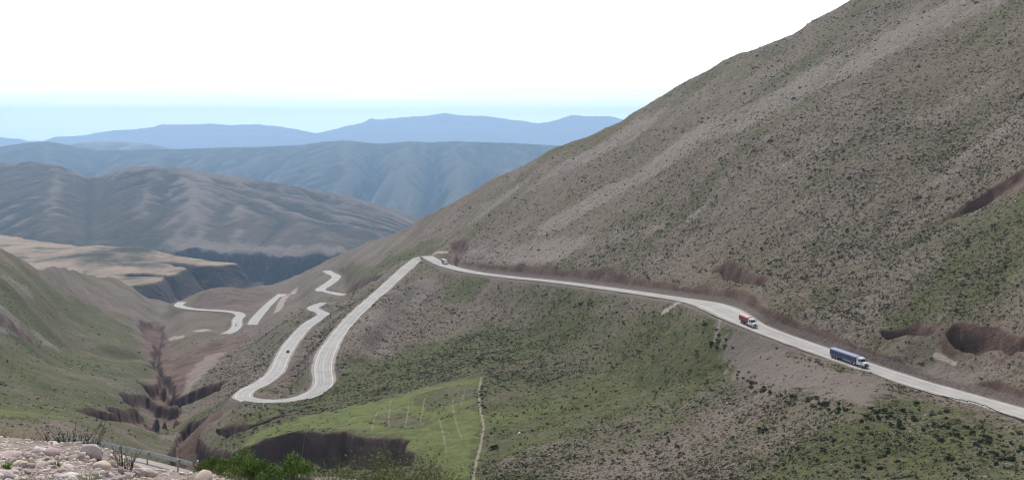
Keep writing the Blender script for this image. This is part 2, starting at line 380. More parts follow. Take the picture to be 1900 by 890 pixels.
# washes and slumps on the right above the road
gully([(1640, 634), (1668, 624), (1700, 615), (1760, 607), (1830, 607), (1885, 620), (1960, 632), (1960, 650), (1890, 645), (1872, 664), (1850, 656), (1800, 650), (1770, 655), (1720, 646), (1680, 645), (1655, 645)], 7.5, 3., .9, 4., 13.)
gully([(1842, 662), (1872, 655), (1880, 675), (1862, 692), (1845, 685)], 4, 3., .9, 3., 12.)
gully([(1318, 492), (1345, 486), (1380, 492), (1412, 512), (1440, 522), (1410, 530), (1372, 524), (1340, 515)], 6.5, 4, .9)
gully([(1900, 318), (1920, 340), (1830, 385), (1760, 418), (1690, 442), (1690, 436), (1790, 388), (1840, 352)], 4, 4, .5, 4., 14.)
gully([(832, 452), (845, 448), (860, 446), (870, 458), (858, 475), (850, 488), (842, 486), (845, 470)], 6, 4, .8)
gully([(642, 540), (660, 526), (700, 510), (712, 508), (700, 522), (670, 536), (645, 548)], 7, 3, .9)

# ---- roads: carve benches
def road_line(pts, step=2.5):
    q = catmull([P(*p) for p in pts], 12)
    q = resample(q, step)
    for _ in range(10): q[1:-1] = .25*q[:-2]+.5*q[1:-1]+.25*q[2:]
    return q
def project_uv(q): return q[:, 0]/q[:, 1]*F+U0, V0-q[:, 2]/q[:, 1]*F
NEAR_ROAD_RAIL = [(60, 806, 101), (120, 813, 98), (180, 822, 95), (250, 834.5, 90.5), (300, 846, 87), (360, 861, 83.5), (420, 877, 80.5), (520, 905, 76)]
rail_near = resample(catmull([P(u, v, d) for u, v, d in NEAR_ROAD_RAIL], 10), 1.)
def offset_line(q, off):
    t = np.gradient(q[:, :2], axis=0); t /= np.linalg.norm(t, axis=1)[:, None]+1e-9
    o = q.copy(); o[:, 0] += -t[:, 1]*off; o[:, 1] += t[:, 0]*off; return o     # + = left of travel
near_line = offset_line(rail_near, -4.6); near_line[:, 2] -= .78+.02
roads = {}
roads['main'] = road_line(RIGHT_ROAD+CORNER+MID_ROAD)
roads['lower'] = road_line(LOWER_ROAD)
roads['far_a'] = road_line(FAR_ROAD_A); roads['far_b'] = road_line(FAR_ROAD_B)
ROAD_D = np.full((NU, ND), 1e9)
def carve(q, half, cut=2.5, fill=.95, reach=60, wide=None):
    best = np.full((NU, ND), 1e9); zr = np.zeros((NU, ND)); hw = np.full((NU, ND), float(half))
    for i in range(len(q)-1):
        a, b = q[i], q[i+1]; y0 = min(a[1], b[1])-reach; y1 = max(a[1], b[1])+reach
        j0, j1 = np.searchsorted(ds, [max(y0, 1.5), y1]); j1 = min(j1+1, ND)
        ua = min((a[0]-reach)/max(y0, 5), (a[0]-reach)/y1)*F+U0; ub = max((a[0]+reach)/max(y0, 5), (a[0]+reach)/y1)*F+U0
        i0, i1 = np.searchsorted(us, [ua, ub]); i1 = min(i1+1, NU)
        if i1 <= i0 or j1 <= j0: continue
        x = X[i0:i1, j0:j1]; y = Y[i0:i1, j0:j1]
        ex, ey = b[0]-a[0], b[1]-a[1]; L = ex*ex+ey*ey+1e-9
        t = np.clip(((x-a[0])*ex+(y-a[1])*ey)/L, 0, 1)
        d = np.hypot(x-a[0]-t*ex, y-a[1]-t*ey); z = a[2]+t*(b[2]-a[2])
        s = best[i0:i1, j0:j1]; m = d < s
        s[m] = d[m]; zr[i0:i1, j0:j1][m] = z[m]
        if wide is not None: hw[i0:i1, j0:j1][m] = wide[i]
    m = best < reach
    e = np.maximum(0, best-hw)
    nz1 = 1+.25*fbm(X[m]/26, Y[m]/26, 3, 5)
    hi = zr[m]+e[m]*cut*nz1; lo = zr[m]-e[m]*fill
    z = Zs[m]; zn = np.clip(z, lo, hi)
    fade = sstep(reach, reach*.7, best[m]); zn = z+(zn-z)*fade
    cutm = sstep(.3, 1.2, z-zn)*(e[m] > .3); fillm = sstep(.3, 1.5, zn-z)*(e[m] > .3)
    Zs[m] = zn
    flat = best[m] < hw[m]+.5
    Zs[m] = np.where(flat, Zs[m]-.22, Zs[m])
    b = M1[m]; b[:, 2] = np.maximum(b[:, 2], cutm); M1[m] = b
    g = M2[m]; g[:, 1] = np.maximum(g[:, 1], np.maximum(fillm*.45*(1-sstep(2, 6, e[m]+2*vnoise(X[m]/5, Y[m]/5, 2))), (1-sstep(.5, 1.8, e[m]))*.9)); M2[m] = g
    ROAD_D[m] = np.minimum(ROAD_D[m], best[m])
def halfwidth(q):
    uu = q[:, 0]/q[:, 1]*F+U0; vv = V0-q[:, 2]/q[:, 1]*F
    w = np.full(len(q), 5.4)+.5*sstep(520, 420, q[:, 1])
    w += 3.0*np.exp(-((uu-1335)/45)**2)*(vv < 640) + 0.9*np.exp(-((uu-600)/30)**2)*(vv > 640)
    return w
_a, _b = project_uv(roads['main'])
for (ua, ub), amp, off, sg in [((1385, 1690), 5.0, 14, 7.), ((930, 1270), 1.5, 11, 6.)]:
    mk = (_a > ua) & (_a < ub) & (_b < 690); ln = offset_line(roads['main'][mk], off)
    if ln[len(ln)//2, 0] < roads['main'][mk][len(ln)//2, 0]: ln = offset_line(roads['main'][mk], -off)
    ln = ln[::4, :2]; w_ = window(ln, 30); dd_ = seg_dist(X[w_], Y[w_], ln)
    Zs[w_] += amp*np.exp(-(dd_/sg)**2)*(.75+.6*fbm(X[w_]/22, Y[w_]/22, 3, 401))
carve(roads['main'], 6.0, wide=halfwidth(roads['main']))
carve(roads['lower'], 6.); carve(roads['far_a'], 6.5); carve(roads['far_b'], 6.)
carve(near_line, 5.6, reach=16)

# ---- what grows and lies where (areas of the ground, found from the photo and fixed to the terrain)
def area(arr, ch, pix, val, feather=6., noise_amp=1., mode='max'):
    poly = uvpoly(pix); w = window(poly, feather*3)
    x, y = X[w], Y[w]
    sd = poly_sd(x, y, poly)+noise_amp*feather*(.8*fbm(x/(feather*2.5), y/(feather*2.5), 3, 14)+.4*vnoise(x/2.5, y/2.5, 3))
    c = sstep(-feather*.5, feather*.5, sd); a = arr[w]
    if mode == 'max': a[:, ch] = np.maximum(a[:, ch], val*c)
    else: a[:, ch] = a[:, ch]*(1-c)+val*c
    arr[w] = a
def stroke(arr, ch, pix, width, val, feather=1.):
    line = np.array(uvpoly(pix)); w = window(line, width+feather+4)
    x, y = X[w], Y[w]; dd = seg_dist(x, y, line)+.6*fbm(x/3, y/3, 2, 6)*width
    c = 1-sstep(width, width+feather, dd); a = arr[w]; a[:, ch] = np.maximum(a[:, ch], val*c); arr[w] = a
G, S, B = 0, 1, 2
M1[..., G] = .34; M2[..., 0] = .55
# upper slope
area(M1, G, [(850, 460), (1150, 235), (1600, -20), (2100, -250), (2100, 300), (1900, 310), (1500, 520), (1300, 500), (1000, 480)], .27, 20, mode='set')
area(M2, 0, [(1000, 480), (1300, 330), (1900, 60), (2100, 100), (2100, 300), (1900, 310), (1500, 520), (1300, 500)], .72, 25, mode='set')
area(M2, 0, [(1500, 300), (1900, 150), (2100, 250), (1900, 310), (1500, 520), (1300, 500)], .9, 25)
area(M1, G, [(1030, 278), (1150, 225), (1320, 132), (1576, 2), (1720, -80), (1640, 0), (1480, 90), (1360, 160), (1180, 250), (1100, 285)], .42, 8, mode='set')
area(M1, G, [(1500, 540), (1700, 440), (1900, 340), (2100, 300), (2100, 560), (1900, 610), (1640, 620), (1480, 590)], .44, 12, mode='set')
area(M2, 0, [(1500, 540), (1700, 440), (1900, 340), (2100, 300), (2100, 560), (1900, 610), (1640, 620), (1480, 590)], .8, 12)
for pl, v in [([(1880, -10), (1700, 75), (1560, 150), (1400, 225), (1300, 270), (1180, 340), (1080, 400), (1000, 440), (980, 430), (1100, 360), (1200, 300), (1320, 225), (1500, 130), (1650, 60), (1800, -10)], 1.0),
              ([(1260, 200), (1130, 280), (1000, 350), (900, 400), (850, 430), (900, 380), (1030, 310), (1180, 220)], .75),
              ([(1300, 400), (1180, 440), (1000, 490), (880, 480), (860, 465), (1000, 455), (1150, 420)], .8),
              ([(1900, 110), (1740, 190), (1560, 260), (1400, 330), (1500, 300), (1640, 250), (1800, 190), (1900, 150)], .55),
              ([(1900, 200), (1760, 290), (1600, 380), (1420, 450), (1540, 430), (1700, 360), (1900, 260)], .5)]:
    area(M1, S, pl, v, 12)
# the flank beyond the corner, knoll
area(M1, G, [(500, 528), (600, 487), (740, 430), (850, 370), (830, 440), (780, 470), (700, 520), (640, 560), (560, 590), (480, 640), (420, 650), (450, 580)], .25, 15, mode='set')
area(M1, S, [(640, 470), (760, 425), (840, 375), (860, 400), (780, 440), (680, 480)], .35, 10)
area(M1, G, [(620, 500), (740, 470), (800, 440), (820, 460), (760, 480), (690, 515), (640, 525)], .62, 8, mode='set')
area(M2, 0, [(340, 560), (390, 540), (500, 530), (520, 545), (470, 575), (440, 575), (345, 568)], .9, 8)
area(M1, B, [(345, 562), (390, 542), (490, 532), (510, 545), (470, 572), (440, 572), (350, 566)], .55, 10)
area(M1, B, [(258, 600), (300, 592), (318, 625), (318, 690), (340, 730), (330, 760), (290, 755), (262, 720), (285, 690), (268, 640)], .7, 8)
area(M1, B, [(300, 690), (330, 660), (380, 640), (430, 620), (470, 620), (440, 650), (400, 680), (360, 700), (335, 728), (315, 715)], .85, 8)
area(M1, S, [(340, 700), (370, 670), (410, 650), (420, 665), (380, 695), (350, 715)], .45, 6)
area(M2, 2, [(335, 722), (345, 695), (375, 668), (405, 652), (420, 655), (400, 680), (365, 705), (345, 728)], .5, 5)
# left side: green
area(M1, G, [(-200, 440), (0, 480), (110, 520), (230, 590), (270, 640), (290, 700), (250, 760), (150, 790), (-200, 800)], .70, 20, mode='set')
area(M2, 0, [(-200, 400), (0, 440), (200, 500), (330, 555), (320, 640), (330, 700), (420, 700), (440, 770), (340, 850), (150, 860), (-200, 860)], .06, 20, mode='set')
area(M1, G, [(60, 487), (130, 500), (230, 530), (300, 570), (280, 600), (200, 570), (100, 530), (20, 490)], .35, 15, mode='set')
area(M1, S, [(-20, 568), (30, 590), (80, 618), (120, 640), (110, 650), (50, 630), (-20, 600)], .95, 6)
area(M1, S, [(-20, 500), (40, 530), (60, 545), (30, 545), (-20, 520)], .4, 8)
# below the right-hand road
area(M1, G, [(620, 690), (760, 640), (900, 600), (1150, 590), (1300, 610), (1380, 650), (1300, 700), (1100, 760), (900, 800), (880, 900), (2100, 900), (2100, 860), (1700, 760), (1400, 900), (600, 900), (560, 860), (400, 830), (480, 760)], .80, 15, mode='set')
area(M1, G, [(900, 700), (1100, 680), (1300, 660), (1380, 640), (1300, 720), (1080, 800), (900, 860), (860, 900), (780, 900), (880, 790)], .95, 14, mode='set')
area(M2, 0, [(900, 580), (1250, 590), (1400, 660), (2100, 840), (2100, 900), (900, 900), (920, 780), (800, 700), (700, 690)], .74, 20, mode='set')
area(M2, 0, [(900, 710), (1100, 690), (1300, 665), (1380, 645), (1300, 720), (1080, 800), (900, 850)], .34, 18, mode='set')
area(M2, 0, [(1350, 740), (1900, 790), (2100, 830), (2100, 900), (1200, 900)], .9, 20)
area(M1, G, [(790, 490), (900, 520), (1100, 545), (1280, 570), (1240, 600), (1000, 580), (860, 560), (800, 560)], .6, 10, mode='set')
area(M1, S, [(640, 620), (700, 570), (760, 540), (790, 510), (780, 560), (740, 620), (680, 680), (640, 690)], .5, 10)
area(M2, 1, [(1345, 650), (1400, 630), (1500, 665), (1600, 700), (1660, 735), (1600, 755), (1480, 735), (1400, 720), (1360, 680)], .95, 8)
area(M1, B, [(1560, 725), (1640, 728), (1610, 755), (1560, 748)], .55, 6)
area(M2, 1, [(780, 520), (815, 510), (800, 540), (775, 545)], .85, 5)
area(M2, 1, [(1680, 690), (1740, 655), (1790, 668), (1830, 700), (1880, 735), (1840, 735), (1760, 715)], .6, 6)
area(M1, B, [(1290, 560), (1300, 520), (1330, 505), (1400, 530), (1440, 560), (1400, 580), (1340, 560)], .45, 8)
area(M1, S, [(1560, 790), (1700, 770), (1900, 800), (2050, 850), (2000, 890), (1760, 890), (1600, 850)], .42, 20)
stroke(M2, 2, [(1286, 563), (1265, 580), (1240, 598), (1233, 602)], 1.3, 1.)
stroke(M2, 2, [(1340, 605), (1334, 630), (1326, 655)], .6, .5)
# terraced green field with its grown-over strip walls
FIELD = [(438, 838), (470, 805), (520, 785), (600, 768), (700, 745), (800, 720), (893, 702), (890, 760), (893, 800), (880, 890), (820, 890), (780, 850), (758, 820), (640, 806), (580, 802), (500, 813)]
area(M1, G, FIELD, 1.2, 7, .8, 'set'); area(M2, 0, FIELD, .04, 5, .8, 'set'); area(M1, S, FIELD, .0, 3, .5, 'set')
area(M1, G, [(440, 880), (560, 875), (700, 880), (800, 868), (900, 890), (880, 930), (400, 930)], .95, 6)
area(M1, G, [(700, 775), (760, 765), (790, 780), (720, 792)], .75, 4, mode='set'); area(M1, G, [(760, 740), (880, 712), (885, 735), (790, 765)], .8, 4, mode='set')
for st in [[(893, 702), (888, 730), (892, 760), (898, 785), (892, 820), (885, 850), (878, 890)]]: stroke(M2, 2, st, .28, .6, .8)
for st in [[(725, 745), (722, 770), (722, 792)], [(700, 765), (693, 785), (690, 802)], [(758, 755), (755, 775), (752, 790)], [(788, 742), (785, 760), (780, 780)], [(840, 740), (842, 765), (850, 790), (857, 812)], [(815, 775), (822, 800), (828, 835)], [(862, 730), (855, 752)], [(660, 775), (640, 792), (625, 800)], [(600, 795), (560, 805)]]:
    stroke(M2, 2, st, .14, .5, .6)
stroke(M2, 0, [(600, 800), (680, 785), (760, 795), (830, 772), (890, 745)], .5, .9); stroke(M1, B, [(620, 800), (700, 800), (770, 790), (830, 770), (890, 748)], .35, .5)
stroke(M1, B, [(520, 770), (600, 757), (720, 734), (840, 714), (960, 685), (1040, 662)], .7, .6); stroke(M1, B, [(895, 748), (955, 728), (1050, 700)], .6, .55)
area(M1, G, [(100, 735), (230, 740), (190, 765), (60, 790), (-100, 790), (-100, 740)], .85, 10)
area(M1, G, [(240, 800), (300, 778), (400, 752), (430, 760), (380, 778), (330, 800), (270, 815)], .85, 8)
stroke(M2, 2, [(548, 536), (530, 552), (513, 575)], 3.2, .85, 2.)
area(M2, 2, [(310, 630), (320, 624), (343, 622), (340, 629), (318, 633)], 1., 2, .4); area(M2, 2, [(356, 613), (375, 607), (392, 607), (380, 614)], 1., 2, .4)
area(M2, 2, [(798, 470), (815, 466), (832, 466), (832, 470), (812, 471)], .9, 2, .4)
stroke(M2, 2, [(145, 506), (165, 502), (180, 500)], 1.5, .6, 2); stroke(M2, 2, [(145, 528), (165, 545)], 1.2, .5, 2); stroke(M2, 2, [(190, 555), (215, 575)], 1.2, .5, 2)
stroke(M2, 2, [(1735, 664), (1755, 668), (1772, 676)], .45, 1., .5)
# steep walls are bare; bands of stone and growth down the slopes
slope = np.hypot(np.gradient(Zs, axis=1)/np.gradient(ds)[None], np.gradient(Zs, axis=0)/(np.gradient(us)[:, None]/F*D2))
M1[..., B] = np.maximum(M1[..., B], sstep(1.15, 1.8, slope)*far_w*.9)
along = (X*.44-Y*.90); down = (X*.90+Y*.44)
bands = fbm(along/26+.004*down, down/260, 4, 55)
M1[..., S] = np.clip(M1[..., S]+.55*bands*(M1[..., S] > .02)+.24*np.clip(bands, -1, 1)*far_w, 0, 1.2)
M1[..., G] = np.clip(M1[..., G]-.38*bands*far_w*(M1[..., G] < 1.1)+.2*fbm(X/45, Y/45, 3, 66)*far_w, 0, 1.3)
M2[..., 0] = np.clip(M2[..., 0]+.35*fbm(X/32, Y/32, 3, 99)*far_w-.25*np.clip(M1[..., S], 0, 1), 0, 1.1)
# stony verge in the foreground
M1[..., G] = M1[..., G]*far_w+(1-far_w)*(.22+.25*sstep(16, 30, D2))
M2[..., 1] = np.maximum(M2[..., 1], near_w*.8)
M2[..., 2] = np.maximum(M2[..., 2], near_w*.5)

def grid_mesh(name, x, y, z, mat):
    nu, nd = x.shape
    idx = np.arange(nu*nd).reshape(nu, nd)
    f = np.stack([idx[:-1, :-1], idx[1:, :-1], idx[1:, 1:], idx[:-1, 1:]], -1).reshape(-1, 4)
    return mesh_np(name, np.stack([x, y, z], -1).reshape(-1, 3), f, mat, True)
MAT_GROUND = terrain_material()
me = grid_mesh('terrain', X, Y, Zs, MAT_GROUND)
add_attr(me, 'cover', M1.reshape(-1, 3)); add_attr(me, 'cover2', M2.reshape(-1, 3))
tag(link('terrain', me), kind='structure')

# ------------------------------------------------------------------ plateau and the ranges behind
# low ground to the horizon
m_low = hill_material('valley_floor', [(.07, .075, .05), (.12, .115, .075), (.2, .165, .13), (.27, .23, .19), (.11, .09, .08)], .3)
n = 60; gx = np.linspace(-30900, 30900, n); gy = np.linspace(-2500, 30200, n)
GX, GY = np.meshgrid(gx, gy, indexing='ij')
low_me = grid_mesh('ground', GX, GY, np.full_like(GX, -640.), m_low); add_attr(low_me, 'cover', np.zeros((n*n, 3)))
tag(link('ground', low_me), kind='structure')

def polar(u0, u1, du, d0, d1, ratio):
    u = np.arange(u0, u1+du, du); d = np.geomspace(d0, d1, int(math.log(d1/d0)/math.log(ratio)))
    uu, dd = np.meshgrid(u, d, indexing='ij'); return u, d, (uu-U0)/F*dd, dd
# plateau
u_, d_, x, y = polar(-900, 900, 3.0, 1750, 4300, 1.0022)
pz = lambda u, v: P(u, v, 300*F/(v-V0))[:2]
PL = [pz(*q) for q in [(-900, 415), (-300, 424), (0, 435), (100, 449), (200, 463), (300, 474), (380, 483), (442, 490), (400, 494), (335, 490), (300, 488), (342, 500), (318, 508), (262, 505), (225, 507), (235, 512), (300, 514), (290, 524), (240, 530), (150, 525), (-900, 520)]]
sd = poly_sd(x, y, PL)+12*fbm(x/60, y/60, 4, 12)
rib = ridged(x/55, y/110, 4, 5)
dn = np.maximum(-sd, 0)
z = -300+6*fbm(x/300, y/300, 3, 4)+2*fbm(x/60, y/60, 3, 14)
kx, ky = pz(225, 478); z += 16*np.exp(-(((x-kx)/90)**2+((y-ky)/160)**2))+10*np.exp(-(((x-pz(160, 470)[0])/60)**2+((y-pz(160, 470)[1])/140)**2))
z = z-np.minimum(205, np.minimum(dn*1.35, 45+(dn-33)*.5))-np.clip(dn/40, 0, 1)*26*(rib-.55)
cov = np.zeros(x.shape+(3,)); edge = sstep(-3, 6, dn)
cov[..., 0] = (1-edge)*(.85+.35*fbm(x/200, y/90, 3, 3)); cov[..., 1] = edge*(1-sstep(60, 150, dn))*.75; cov[..., 2] = sstep(40, 120, dn)*.45
cov[..., 0] -= .5*np.exp(-(((x-kx)/80)**2+((y-ky)/120)**2))
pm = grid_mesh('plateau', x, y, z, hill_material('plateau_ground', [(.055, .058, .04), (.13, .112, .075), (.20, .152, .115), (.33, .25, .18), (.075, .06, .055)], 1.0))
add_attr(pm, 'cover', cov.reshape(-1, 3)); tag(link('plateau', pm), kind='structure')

def erode(z, dx, iters, K, m=.45, diff=.035):
    nx, ny = z.shape; idx = np.arange(nx*ny).reshape(nx, ny); z = z.copy()
    sh = [(1, 0), (-1, 0), (0, 1), (0, -1), (1, 1), (1, -1), (-1, 1), (-1, -1)]
    for it in range(iters):
        best = np.zeros((nx, ny)); rec = idx.copy(); dist = np.full((nx, ny), dx)
        c = (slice(1, -1), slice(1, -1))
        for a, b in sh:
            L = dx*math.hypot(a, b); n_ = (slice(1+a, nx-1+a), slice(1+b, ny-1+b))
            g = (z[c]-z[n_])/L; mk = g > best[c]
            best[c] = np.where(mk, g, best[c]); rec[c] = np.where(mk, idx[n_], rec[c]); dist[c] = np.where(mk, L, dist[c])
        order = np.argsort(-z.ravel()).tolist(); r = rec.ravel().tolist(); A_ = [1.]*(nx*ny)
        for i in order:
            j = r[i]
            if j != i: A_[j] += A_[i]
        Fk = (K*(np.array(A_)*dx*dx)**m/dist.ravel()).tolist(); zl = z.ravel().tolist()
        for i in reversed(order):
            j = r[i]
            if j != i: f = Fk[i]; zl[i] = (zl[i]+f*zl[j])/(1+f)
        z = np.array(zl).reshape(nx, ny)
        zp = np.pad(z, 1, 'edge'); z = z+diff*(zp[2:, 1:-1]+zp[:-2, 1:-1]+zp[1:-1, 2:]+zp[1:-1, :-2]-4*z)
    return z, np.array(A_).reshape(nx, ny)

def range_layer(name, S, dsil, vb, db, du, mat, relief, cell, umin, umax, back, seed, terrace=None, rows=260, power=1.0, coverf=None, ecell=14., iters=14, K=.02, jag_amp=2., keep=0., smooth=True):
    """a hill range: skyline S (u,v) at distance dsil(u), foot on row vb at distance db"""
    S = np.array(S, float); u = np.arange(umin, umax+du, du); sv = np.interp(u, S[:, 0], S[:, 1])
    if smooth: sv = np.convolve(np.pad(sv, 3, 'edge'), np.array([1, 3, 5, 6, 5, 3, 1])/24., 'valid')
    ip = lambda q, uu: np.interp(uu, [a for a, _ in q], [b for _, b in q])
    def base(x, y):
        uu = x/y*F+U0; dS = ip(dsil, uu); dB = ip(db, uu); t = (y-dB)/(dS-dB)
        zS = -(np.interp(uu, u, sv)-V0)/F*dS; zB = -(ip(vb, uu)-V0)/F*dB
        prof = np.where(t <= 1, np.sign(t)*np.abs(np.minimum(t, 1))**power, 1-np.clip(t-1, 0, 9)**1.35*1.2)
        return uu, t, zB+(zS-zB)*prof
    tt = np.r_[np.linspace(0, 1, rows), 1+np.linspace(.02, back, 40)]
    dS = ip(dsil, u); dB = ip(db, u)
    d = dB[:, None]+(dS-dB)[:, None]*tt[None]; x = (u[:, None]-U0)/F*d; y = d
    gx = np.arange(x.min()-2*ecell, x.max()+2*ecell, ecell); gy = np.arange(y.min(), y.max()+ecell, ecell)
    GX_, GY_ = np.meshgrid(gx, gy, indexing='ij')
    uu, t, z0 = base(GX_, GY_)
    z0 = np.maximum(z0, -900)
    z0 = z0+relief*(1.0*fbm(GX_/cell, GY_/cell, 5, seed)+.9*ridged(GX_/cell/1.6, GY_/cell/2.6, 3, seed+4))*np.clip(1.2-np.abs(t-.45)*1.2, .15, 1)
    ze, acc = erode(z0, ecell, iters, K)
    ze = keep*z0+(1-keep)*ze
    def samp(g, x, y):
        a = np.clip((x-gx[0])/ecell, 0, len(gx)-1.001); b = np.clip((y-gy[0])/ecell, 0, len(gy)-1.001); i = a.astype(int); j = b.astype(int); fa = a-i; fb = b-j
        return (g[i, j]*(1-fa)+g[i+1, j]*fa)*(1-fb)+(g[i, j+1]*(1-fa)+g[i+1, j+1]*fa)*fb
    z = samp(ze, x, y)
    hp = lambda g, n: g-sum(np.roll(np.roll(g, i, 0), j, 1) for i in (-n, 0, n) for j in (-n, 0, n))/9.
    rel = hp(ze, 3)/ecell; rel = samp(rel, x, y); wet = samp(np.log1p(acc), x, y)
    if terrace is not None: z = terrace(u, tt, z, d)
    # bring the crest back to the skyline seen in the photo
    ang = z/d; mx = ang.max(1); want = -(sv-V0)/F
    z = z+((want-mx)[:, None]*d)*sstep(.35, .85, tt)[None]
    jag = jag_amp*fbm(u/7., u*0, 4, seed+6); z = z+jag[:, None]*np.exp(-((tt-1)/.1)**2)[None]
    c = np.zeros(x.shape+(3,))
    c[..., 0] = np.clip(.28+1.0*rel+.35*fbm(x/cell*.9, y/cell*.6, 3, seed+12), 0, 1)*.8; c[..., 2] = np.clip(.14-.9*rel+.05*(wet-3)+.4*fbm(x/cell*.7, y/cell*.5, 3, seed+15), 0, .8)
    if coverf is not None: c = coverf(u, tt, x, y, rel, c)
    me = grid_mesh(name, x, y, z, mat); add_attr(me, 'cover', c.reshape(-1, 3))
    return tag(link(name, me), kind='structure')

# the domed hill across the valley with its cut terrace
m_hill = hill_material('dry_hill_ground', [(.048, .048, .036), (.092, .078, .058), (.118, .096, .076), (.180, .149, .124), (.060, .050, .048)], .8)
def terr(u, tt, z, d):
    z0 = z.copy()
    vt = np.interp(u, [-400, 250, 300, 330, 400, 440, 500, 560, 600, 640, 760], [470, 470, 452, 448, 455, 460, 463, 468, 472, 470, 470])
    k = sstep(280, 340, u)
    tv = (.17+.03*fbm(u/28., 0*u, 4, 7))[:, None]+.02*fbm(np.repeat(u[:, None], len(tt), 1)/14, np.repeat(tt[None]*40, len(u), 0), 3, 8)
    s = 1-sstep(0, 1, (tt[None]-(tv-.03))/.03)
    z = z-s*(78*k)[:, None]
    return z
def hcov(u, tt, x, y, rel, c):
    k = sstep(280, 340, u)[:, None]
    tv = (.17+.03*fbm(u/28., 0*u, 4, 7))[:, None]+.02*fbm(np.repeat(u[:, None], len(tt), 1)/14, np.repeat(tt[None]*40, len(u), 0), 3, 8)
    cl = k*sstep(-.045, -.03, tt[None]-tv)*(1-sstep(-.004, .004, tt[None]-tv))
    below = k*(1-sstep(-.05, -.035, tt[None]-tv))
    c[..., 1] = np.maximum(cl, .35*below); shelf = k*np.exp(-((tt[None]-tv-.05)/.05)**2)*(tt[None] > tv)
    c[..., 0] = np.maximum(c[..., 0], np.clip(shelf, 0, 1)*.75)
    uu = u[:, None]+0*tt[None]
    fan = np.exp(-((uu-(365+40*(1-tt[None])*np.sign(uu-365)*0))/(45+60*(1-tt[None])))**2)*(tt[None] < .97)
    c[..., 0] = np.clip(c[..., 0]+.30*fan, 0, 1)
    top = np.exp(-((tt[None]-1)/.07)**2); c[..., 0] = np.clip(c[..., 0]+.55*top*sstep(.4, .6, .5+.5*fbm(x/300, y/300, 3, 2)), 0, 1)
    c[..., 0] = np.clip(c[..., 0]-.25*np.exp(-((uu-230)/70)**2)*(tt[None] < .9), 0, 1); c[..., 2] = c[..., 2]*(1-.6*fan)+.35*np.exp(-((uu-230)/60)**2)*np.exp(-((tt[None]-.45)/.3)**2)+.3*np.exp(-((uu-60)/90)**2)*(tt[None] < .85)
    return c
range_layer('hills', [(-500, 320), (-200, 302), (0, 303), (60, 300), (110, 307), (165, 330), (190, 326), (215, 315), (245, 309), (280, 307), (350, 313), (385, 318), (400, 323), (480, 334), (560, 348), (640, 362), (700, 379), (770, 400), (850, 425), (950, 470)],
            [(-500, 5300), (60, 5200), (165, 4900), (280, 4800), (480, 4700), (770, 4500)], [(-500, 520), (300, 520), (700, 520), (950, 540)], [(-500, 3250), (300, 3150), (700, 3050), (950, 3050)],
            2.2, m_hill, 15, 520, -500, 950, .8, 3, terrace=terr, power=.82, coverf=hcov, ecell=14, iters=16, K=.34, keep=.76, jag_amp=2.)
m_blue = hill_material('scrub_range_ground', [(.030, .038, .032), (.050, .060, .044), (.075, .075, .055), (.10, .095, .07), (.05, .045, .04)], .35)
range_layer('ridge', [(-700, 285), (0, 272), (40, 266), (85, 262), (110, 266), (150, 275), (190, 279), (260, 277), (330, 277), (400, 274), (470, 273), (560, 269), (600, 263), (640, 260), (690, 266), (720, 266), (760, 262), (800, 264), (850, 262), (900, 264), (960, 266), (1030, 270), (1200, 285), (1400, 300)],
            [(-700, 11500), (1400, 10500)], [(-700, 440), (1400, 440)], [(-700, 7200), (1400, 6800)], 2.6, m_blue, 40, 1100, -700, 1400, .7, 23, power=.8, ecell=36, iters=12, K=.30, jag_amp=5.)
m_brown = hill_material('brown_hill_ground', [(.09, .085, .06), (.17, .14, .10), (.22, .175, .13), (.28, .22, .165), (.12, .1, .085)], .3)
range_layer('brown_hill', [(-100, 300), (60, 285), (100, 272), (150, 264), (200, 262), (250, 264), (290, 269), (320, 277), (400, 295)], [(-100, 14500), (400, 14500)], [(-100, 330), (400, 330)], [(-100, 12200), (400, 12200)], 3, m_brown, 40, 700, -100, 400, .8, 37, rows=90, ecell=50, iters=8, K=.9, jag_amp=4.)
m_far = hill_material('distant_range_ground', [(.075, .075, .07), (.12, .11, .10), (.17, .14, .125), (.23, .19, .17), (.12, .1, .1)], .12)
range_layer('mountains', [(-900, 262), (-200, 256), (0, 255), (30, 257), (55, 262), (80, 261), (105, 254), (150, 252), (200, 243), (250, 240), (285, 236), (300, 231), (350, 231), (390, 229), (430, 232), (480, 231), (520, 235), (550, 240), (585, 247), (610, 243), (640, 235), (670, 228), (690, 220), (700, 222), (760, 217), (800, 214), (825, 210), (850, 214), (900, 216), (950, 222), (1000, 229), (1030, 224), (1060, 214), (1100, 216), (1130, 215), (1160, 222), (1220, 232), (1300, 245), (1500, 250), (1800, 262)],
            [(-900, 29000), (1800, 29000)], [(-900, 290), (1800, 290)], [(-900, 22000), (1800, 22000)], 3, m_far, 160, 2200, -900, 1800, .12, 61, power=.85, rows=200, ecell=100, iters=14, K=5.0, jag_amp=80., smooth=False)

